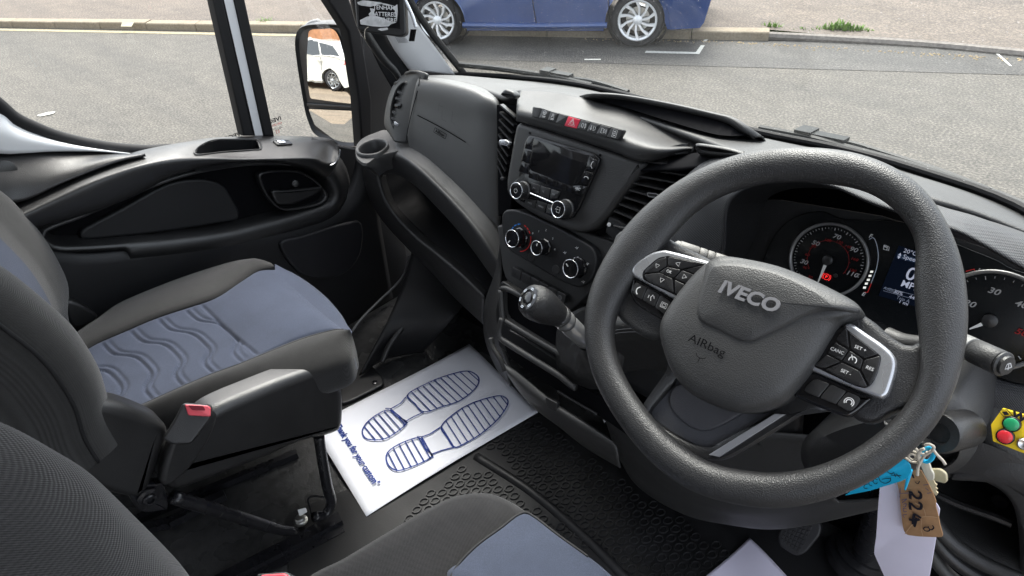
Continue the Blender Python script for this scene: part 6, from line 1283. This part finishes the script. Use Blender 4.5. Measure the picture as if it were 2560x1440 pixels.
# backrest
nb=[(300,1060),(268,1000),(244,920),(205,850),(165,800),(80,725),(0,665),(-150,580),(-400,430)]
fb=[(175,830),(166,780),(168,720),(150,670),(110,600),(60,540),(0,482),(-140,400),(-380,280)]
NB=crom([at(a,b_,'x',-.335) for a,b_ in nb],40); FB=crom([at(a,b_,'x',-.79) for a,b_ in fb],40)
cols=[]
for i in range(40):
    a,b_=NB[i],FB[i]; bk_=V(0,-1,0)
    prof_=[(a+V(.055,-.11,-.01)),(a+V(.060,-.06,0)),(a+V(.045,-.02,0)),a+V(.01,.000,0),a+V(-.03,-.006,0),a+V(-.065,-.028,0),a+V(-.09,-.045,0),(a+b_)/2+V(0,-.058,0),b_+V(.09,-.045,0),b_+V(.055,-.025,0),b_+V(.02,-.004,0),b_+V(-.015,.002,0),b_+V(-.035,-.03,0),b_+V(-.03,-.11,0)]
    cols.append(crom(prof_,70))
B0=[[p for p in c] for c in cols]
G().grid(B0,cu=False,caps=False).end('backrest',M['fabric'],ps,180)
ctr=[[c[j]+V(0,.005,0) for j in range(32,45)] for c in cols]; G().grid(ctr).end('backrest_panel',M['blue'],ps,180)
sidef=[[c[0]+V(0,-.0,0) for c in cols],[c[0]+V(-.005,-.12,0) for c in cols]]; G().grid(sidef).end('backrest_side',M['fabric'],ps,180)
g=G(); g.tube([c[5] for c in cols][::4],.003,6); g.end('backrest_seam',M['seal'],ps,180)
# grey hinge cover visible beyond the cushion
G().slab(crom([at(a,b_,'x',-.80) for a,b_ in [(165,760),(190,757),(245,790),(215,815),(180,815)]],24,True),V(1,0,0),.03,.006).end('far_hinge_cover',M['hard'],ps,180)
# plastic side cover near the camera
def sx(L,x=SX): return [at(a,b_,'x',x) for a,b_ in L]
sc_o=crom(sx([(40,1100),(50,1068),(76,1037),(117,1014),(175,1005),(262,1010),(330,1025),(410,1060),(424,1090),(408,1130),(392,1180),(372,1228),(345,1250),(250,1230),(120,1190),(60,1150)]),90,True)
G().slab(list(sc_o),V(1,0,0),.05,.016,6).end('side_cover',M['hard'],ps,180)
cD=at(157,1092,'x',SX+.001); G().lathe([(.036,-.004),(.036,.0015),(.0345,.0025),(.033,.0012),(0,.001)],cD,V(1,0,0),48).end('recliner_cap',M['hard'],ps,30)
lp_o=rnd(sx([(525,1032),(577,1006),(700,955),(800,920),(835,918),(857,945),(864,1010),(862,1060),(852,1082),(820,1095),(758,1107),(642,1160),(540,1198),(437,1236),(408,1200),(395,1195),(425,1130),(450,1110)],SX+.012),.02,5)
G().slab(lp_o,V(1,0,0),.05,.018,6).end('side_panel',M['hard'],ps,50)
G().slab(crom(sx([(440,1085),(470,1050),(510,1030),(545,1040),(520,1110),(470,1180),(425,1215),(405,1200)],SX+.02),40,True),V(1,0,0),.02,.008).end('panel_step',M['hard'],ps,180)
# base frame
fr=thing  # (frame parts belong to the seat)
G().tube([at(432,1242,'x',-.285),at(560,1282,'x',-.283),at(690,1322,'x',-.28),at(738,1328,'x',-.28)],[.0125,.0125,.0125,.010],14).end('frame_tube',M['blksteel'],ps,180)
G().tube([at(797,1090,'x',-.31),at(806,1150,'x',-.30),at(818,1215,'x',-.29),at(828,1255,'x',-.285),at(815,1285,'x',-.285),at(785,1293,'x',-.285)],[.0115]*6,14).end('frame_tube',M['blksteel'],ps,180)
G().slab(rnd(sx([(316,1228),(350,1215),(408,1207),(422,1245),(420,1275),(365,1282),(345,1275)],SX-.004),.004),V(1,0,0),.02,.003).end('pivot_bracket',M['blksteel'],ps)
b0=at(369,1242,'x',SX); G().lathe([(.017,0),(.017,.004),(.011,.006),(.011,.012),(.009,.014),(.006,.014),(.0055,.008),(0,.008)],b0,V(1,0,0),24).end('pivot_bolt',M['blksteel'],ps,40)
def rail(L,z,h,w_,name='floor_rail'):
    A=[at(a,b_,'z',z) for a,b_ in L]; g=G()
    for p,q in zip(A,A[1:]):
        d=nrm(q-p); s_=V(-d[1],d[0],0); g.box((p+q)/2-V(0,0,h/2),np.linalg.norm(q-p),w_,h,ax=np.array([d,s_,V(0,0,1)]))
    return g.end(name,M['blksteel'],ps,0)
rail([(560,1440),(700,1370),(850,1290)],.022,.018,.028); rail([(480,1500),(850,1305)],.008,.006,.06)
rail([(330,1296),(741,1128)],.02,.018,.016); rail([(300,1330),(420,1300),(560,1230)],.03,.02,.02)
b0=at(752,1303,'z',.024); G().lathe([(.016,0),(.016,.003),(.0115,.004),(.0110,.012),(.009,.014),(0,.0145)],b0,V(0,0,1),20).end('floor_bolt',M['steel'],ps,40)
G().tube([at(*p) for p in [(811,1243,'z',.10),(785,1240,'z',.10),(770,1248,'z',.09),(775,1270,'z',.06),(780,1295,'z',.03)]],.0026,8).end('wire_hook',M['blksteel'],ps,180)
G().slab(rnd(sx([(745,1275),(765,1270),(768,1280),(750,1290)],-.27),.002),V(1,0,.5),.004).end('white_clip',M['trimwhite'],ps)
G().box(at(880,908,'z',.40),.015,.012,.03).end('cover_hook',M['greysym'],ps,0)
# buckle
bq=PL(at(490,1030,'x',SX+.035),nrm(V(.75,-.25,.60)),(0,1,0))
bu=thing('seat_belt_buckle','black buckle with red button beside the passenger cushion','buckle',at(455,1100,'x',SX+.03),'red buttoned seat belt buckles')
G().slab(rnd([bq.hit(*p) for p in [(456,1008),(520,1012),(529,1018),(527,1045),(478,1110),(430,1112),(405,1098),(440,1040)]],.005),bq.n,.022,.004).end('buckle_body',M['hard'],bu)
rbq=[bq.hit(*p,.004) for p in [(461,1011),(519,1014),(527,1020),(526,1042),(470,1039)]]
G().slab(rnd(rbq,.003),bq.n,.01,.002).end('release_button',M['redbuckle'],bu)
G().slab(rnd([bq.hit(*p,.0046) for p in [(470,1013),(508,1015),(514,1026),(480,1025)]],.002),bq.n,.001).end('latch_slot',mat('dark red slot',(.15,.01,.02),.5,.3),bu,0)
# ---------------------------------------------------------------- driver seat
ds=thing('driver_seat','driver seat in dark ribbed fabric with blue grey insert, nearest the camera','seat',(.35,-.45,0))
dc=[at(a,b_,'z',z) for a,b_,z in [(640,1600,.44),(760,1465,.46),(850,1415,.465),(950,1355,.47),(1060,1290,.475),(1140,1252,.478),(1215,1243,.475),(1275,1262,.47),(1340,1305,.465),(1420,1370,.46),(1510,1440,.455),(1640,1560,.45),(1500,1800,.44),(1000,1900,.44)]]
DCo=crom(dc,140,True); dcc=DCo.mean(0)
rows_=[[p+V(0,0,-.14) for p in DCo],[p+V(0,0,-.05) for p in DCo],[p+V(0,0,-.012) for p in DCo]]
for s_,h in [(.995,.004),(.975,.016),(.94,.024),(.88,.028),(.75,.026),(.5,.02),(.02,.016)]:
    rows_.append([dcc+(p-dcc)*s_+V(0,0,h) for p in DCo])
G().grid(rows_,cu=True,caps=True).end('cushion',M['fabric2'],ds,180)
bp_=[(1120,1460),(1150,1410),(1195,1365),(1250,1325),(1300,1288),(1330,1292),(1400,1345),(1470,1395),(1525,1440),(1600,1520),(1500,1700),(1250,1700)]
bo=crom([at(a,b_,'z',.496) for a,b_ in bp_],90,True); bcn=bo.mean(0)
G().grid([[p+V(0,0,-.02) for p in bo],[p+V(0,0,.001) for p in bo],[bcn+(p-bcn)*.985+V(0,0,.006) for p in bo],[bcn+(p-bcn)*.93+V(0,0,.009) for p in bo],[bcn+(p-bcn)*.02+V(0,0,.010) for p in bo]],cu=True,caps=True).end('centre_panel',M['blue'],ds,180)
G().tube([p+V(0,0,.003) for p in crom([at(a,b_,'z',.500) for a,b_ in bp_[:8]],20)],.0022,6).end('seam',M['seal'],ds,180)
# backrest bolster: traced edge in the plane x=.24, wrapping back
ebk=[(470,1500),(450,1440),(420,1395),(380,1350),(300,1270),(200,1175),(100,1112),(0,1058),(-150,1000),(-400,930)]
E0=crom([at(a,b_,'x',.20) for a,b_ in ebk],50)
E0=[p for p in E0]
cols=[]
for p in E0:
    prof_=[p+V(-.05,-.10,-.06),p+V(-.03,-.04,-.01),p,p+V(.03,.004,-.012),p+V(.06,-.01,-.03),p+V(.10,-.045,-.055),p+V(.16,-.07,-.07),p+V(.3,-.075,-.07),p+V(.42,-.05,-.05)]
    cols.append(crom(prof_,60))
# left-hand side of the bolster faces the passenger seat
G().grid([list(c) for c in cols]).end('backrest',M['fabric2'],ds,180)
G().grid([[p for p in c[26:]] for c in [[q+V(.003,.005,.004) for q in c] for c in cols]]).end('backrest_panel',M['blue'],ds,180)
db=thing('seat_belt_buckle','red topped buckle just showing at the side of the driver seat cushion','buckle',at(690,1455,'z',.50),'red buttoned seat belt buckles')
DBq=PL(at(685,1445,'z',.50),nrm(V(.3,-.3,1)),(1,0,0))
G().slab(rnd([DBq.hit(*p) for p in [(650,1436),(712,1432),(722,1440),(715,1480),(650,1480)]],.004),DBq.n,.02,.003).end('release_button',M['redbuckle'],db)
G().slab(rnd([DBq.hit(*p,-.004) for p in [(640,1434),(716,1428),(730,1440),(720,1500),(640,1500)]],.004),DBq.n,.05,.003).end('buckle_body',M['hard'],db)
# ---------------------------------------------------------------- keys and tags
ky=at(2290,1150,'y',.045)
ring=thing('key_bunch','bunch of key loops and yellowed key hanging from the ignition','keys',ky)
def KY(L,y=.04): return [at(a,b_,'y',y) for a,b_ in L]
def k3(L,y=.04): return KY(cv('d3',L),y)
g=G(); g.tube(k3([(780,505),(820,500),(835,540),(815,585),(780,600),(750,580),(745,530)],.035),.0022,8,closed=True,res=40); g.end('blue_loop',M['cyan'],ring,180)
g=G(); g.tube(k3([(620,560),(650,525),(700,530),(735,570),(715,605),(670,600),(640,580)],.032),.0014,7,closed=True,res=40); g.tube(k3([(655,550),(690,548),(705,575),(680,588),(655,570)],.03),.0013,7,closed=True,res=30); g.end('string_coil',M['string'],ring,180)
for L in ([(700,500),(740,540),(780,545),(830,520),(860,550),(900,590),(920,620)],[(770,480),(800,472),(835,490),(825,520)],[(790,530),(750,580),(720,640),(715,700)],[(735,600),(720,560),(735,520),(765,505)]):
    G().tube(k3(L,.028),.0016,7).end('string',M['string'],ring,180)
G().slab(rnd(k3([(730,610),(765,590),(800,610),(815,660),(835,690),(832,740),(790,740),(765,690)],.036),.003),V(-.2,-1,.3),.003,.0006).end('plastic_tie',mat('milky plastic',(.60,.57,.47),.35,.5),ring,40)
G().slab(rnd(k3([(800,655),(880,655),(925,690),(930,745),(915,762),(850,745),(800,720),(785,680)],.044),.005),V(-.2,-1,.3),.004,.0012).end('key_head',mat('yellowed key plastic',(.45,.40,.26),.35,.5),ring,40)
G().slab(k3([(795,700),(835,740),(845,760),(858,770),(848,790),(862,800),(850,815),(866,830),(852,850),(836,830),(815,790),(790,735)],.046),V(-.2,-1,.3),.002).end('key_blade',M['brass'],ring,0)
bt=G().slab(rnd(k3([(180,850),(300,765),(440,665),(550,592),(620,580),(665,620),(670,680),(640,722),(600,742),(540,762),(360,815)],.03),.003),V(-.1,-1,.55),.0015,.0004).end('key_tag',M['cyan'],None,40)
tag(bt,'cyan plastic key tag poking out beside the wheel rim, with black handwriting','key tag')
g=G(); n_=nrm(V(-.1,-1,.55))
for L in ([(530,630),(500,640),(495,665),(525,680),(545,670)],[(598,695),(520,690)],[(560,680),(590,710)],[(555,705),(548,680)],[(520,712),(455,720)],[(520,712),(515,735),(480,750),(445,735),(430,700)],[(425,725),(400,718),(392,740),(410,755),(424,745)],[(390,735),(365,735),(362,760),(385,770)],[(355,755),(330,762),(325,785),(350,788)]):
    line(g,crom(k3([(a,b_+8) for a,b_ in L],.0285),14),.0008,n_,.0006)
g.end('handwriting',M['ink'],bt,0)
G().tube(k3([(665,660),(655,700),(640,750),(625,805)],.038),[.0022,.002,.0016,.0010],8).end('tag_tail',M['cyan'],bt,180)
def warp(L,y,name,m,label,cat,n_,amp=.0,th=.0008):
    P=crom([at(a,b_,'y',y) for a,b_ in cv('d3',L)],80,True); c_=P.mean(0)
    P=[p+n_*amp*math.sin((p[2]-c_[2])*60) for p in P]; g=G(); b_=[]
    rows=[[q-n_*th for q in P]]+[[c_+(q-c_)*s_+n_*amp*.6*math.sin(((c_+(q-c_)*s_)[2]-c_[2])*60)*(1-s_) for q in P] for s_ in (1,.8,.6,.4,.2,.02)]
    g.grid(rows,cu=True,caps=True); o=g.end(name,m,None,180); tag(o,label,cat); return o
def folded(name,L,y,m,label,cat):
    P=[at(a,b_,'y',y) for a,b_ in cv('d3',L)]
    return tag(G().slab(rnd(P,.002,2),V(-.12,-1,.1),.0012,.0003).end(name,m,None,20),label,cat)
folded('paper_tag',[(440,770),(570,745),(640,760),(855,905),(880,950),(872,1000),(850,1170),(830,1290),(800,1460),(500,1500),(470,1440),(398,1280),(400,1230),(412,1150),(425,950)],.062,M['paper2'],'large creased white paper slip, tinted lilac for window light, hanging behind the brown tag','paper tag')
kt=folded('card_tag',[(560,720),(640,700),(700,660),(740,660),(775,720),(830,830),(852,890),(850,930),(870,1000),(880,1060),(903,1140),(895,1155),(820,1155),(720,1150),(640,1140),(615,1110),(605,1060),(592,950),(585,850)],.052,M['kraft'],'crumpled brown card tag with number 224 in black marker','card tag')
kn2=nrm(V(-.12,-1,.1)); g=G(); yy=.0500
for L in ([(672,845),(665,820),(690,812),(712,830),(705,870)],[(705,870),(690,850),(665,850)],[(740,850),(735,835),(738,860),(716,862)],):
    pass
def stroke(L,w_): line(g,crom(k3(L,yy),18) if len(L)>2 else k3(L,yy),w_,kn2,.0008)
# digits written sideways, reading down the tag: 2 2 4
stroke([(722,818),(742,830),(742,860),(722,868),(700,858),(680,835),(668,815),(666,850),(664,872)],.0030)
stroke([(725,898),(746,908),(744,938),(722,945),(698,932),(678,912),(666,900),(664,930),(668,952)],.0030)
stroke([(745,1012),(700,985),(690,1000),(686,1060)],.0030); stroke([(735,1020),(700,1028),(655,1022)],.0030); stroke([(712,1010),(700,1062),(692,1075)],.0026)
stroke([(828,1065),(838,1082),(820,1098),(800,1085),(798,1072)],.0014); stroke([(800,1082),(778,1078),(762,1090),(778,1106),(802,1106),(812,1092)],.0014)
stroke([(672,690),(684,700),(690,718)],.0022); stroke([(700,745),(720,760),(735,740)],.0010)
g.end('marker_number',M['ink'],kt,0)
g=G()
for L in ([(585,830),(655,828)],[(592,790),(588,862)],[(600,880),(640,870)],[(640,872),(605,900)],[(612,912),(635,905),(628,930),(612,925)],[(640,945),(615,940),(618,965),(640,962)],[(640,985),(612,990),(622,1010)],[(760,770),(800,765)],[(775,790),(800,810)],[(790,830),(820,825)]):
    stroke(L,.0007)
g.end('faint_writing',M['inkfaint'],kt,0)
g=G()
for L in ([(625,1130),(680,1060),(740,1010),(800,1000),(872,1010)],[(700,900),(760,940),(780,1000)],[(750,1020),(745,1090),(760,1150)]): line(g,crom(k3(L,.0505),14),.0008,kn2,.0007)
g.end('crease',mat('pale crease',(.48,.31,.18),.9,.2),kt,0)
# checks nothing; end of scene
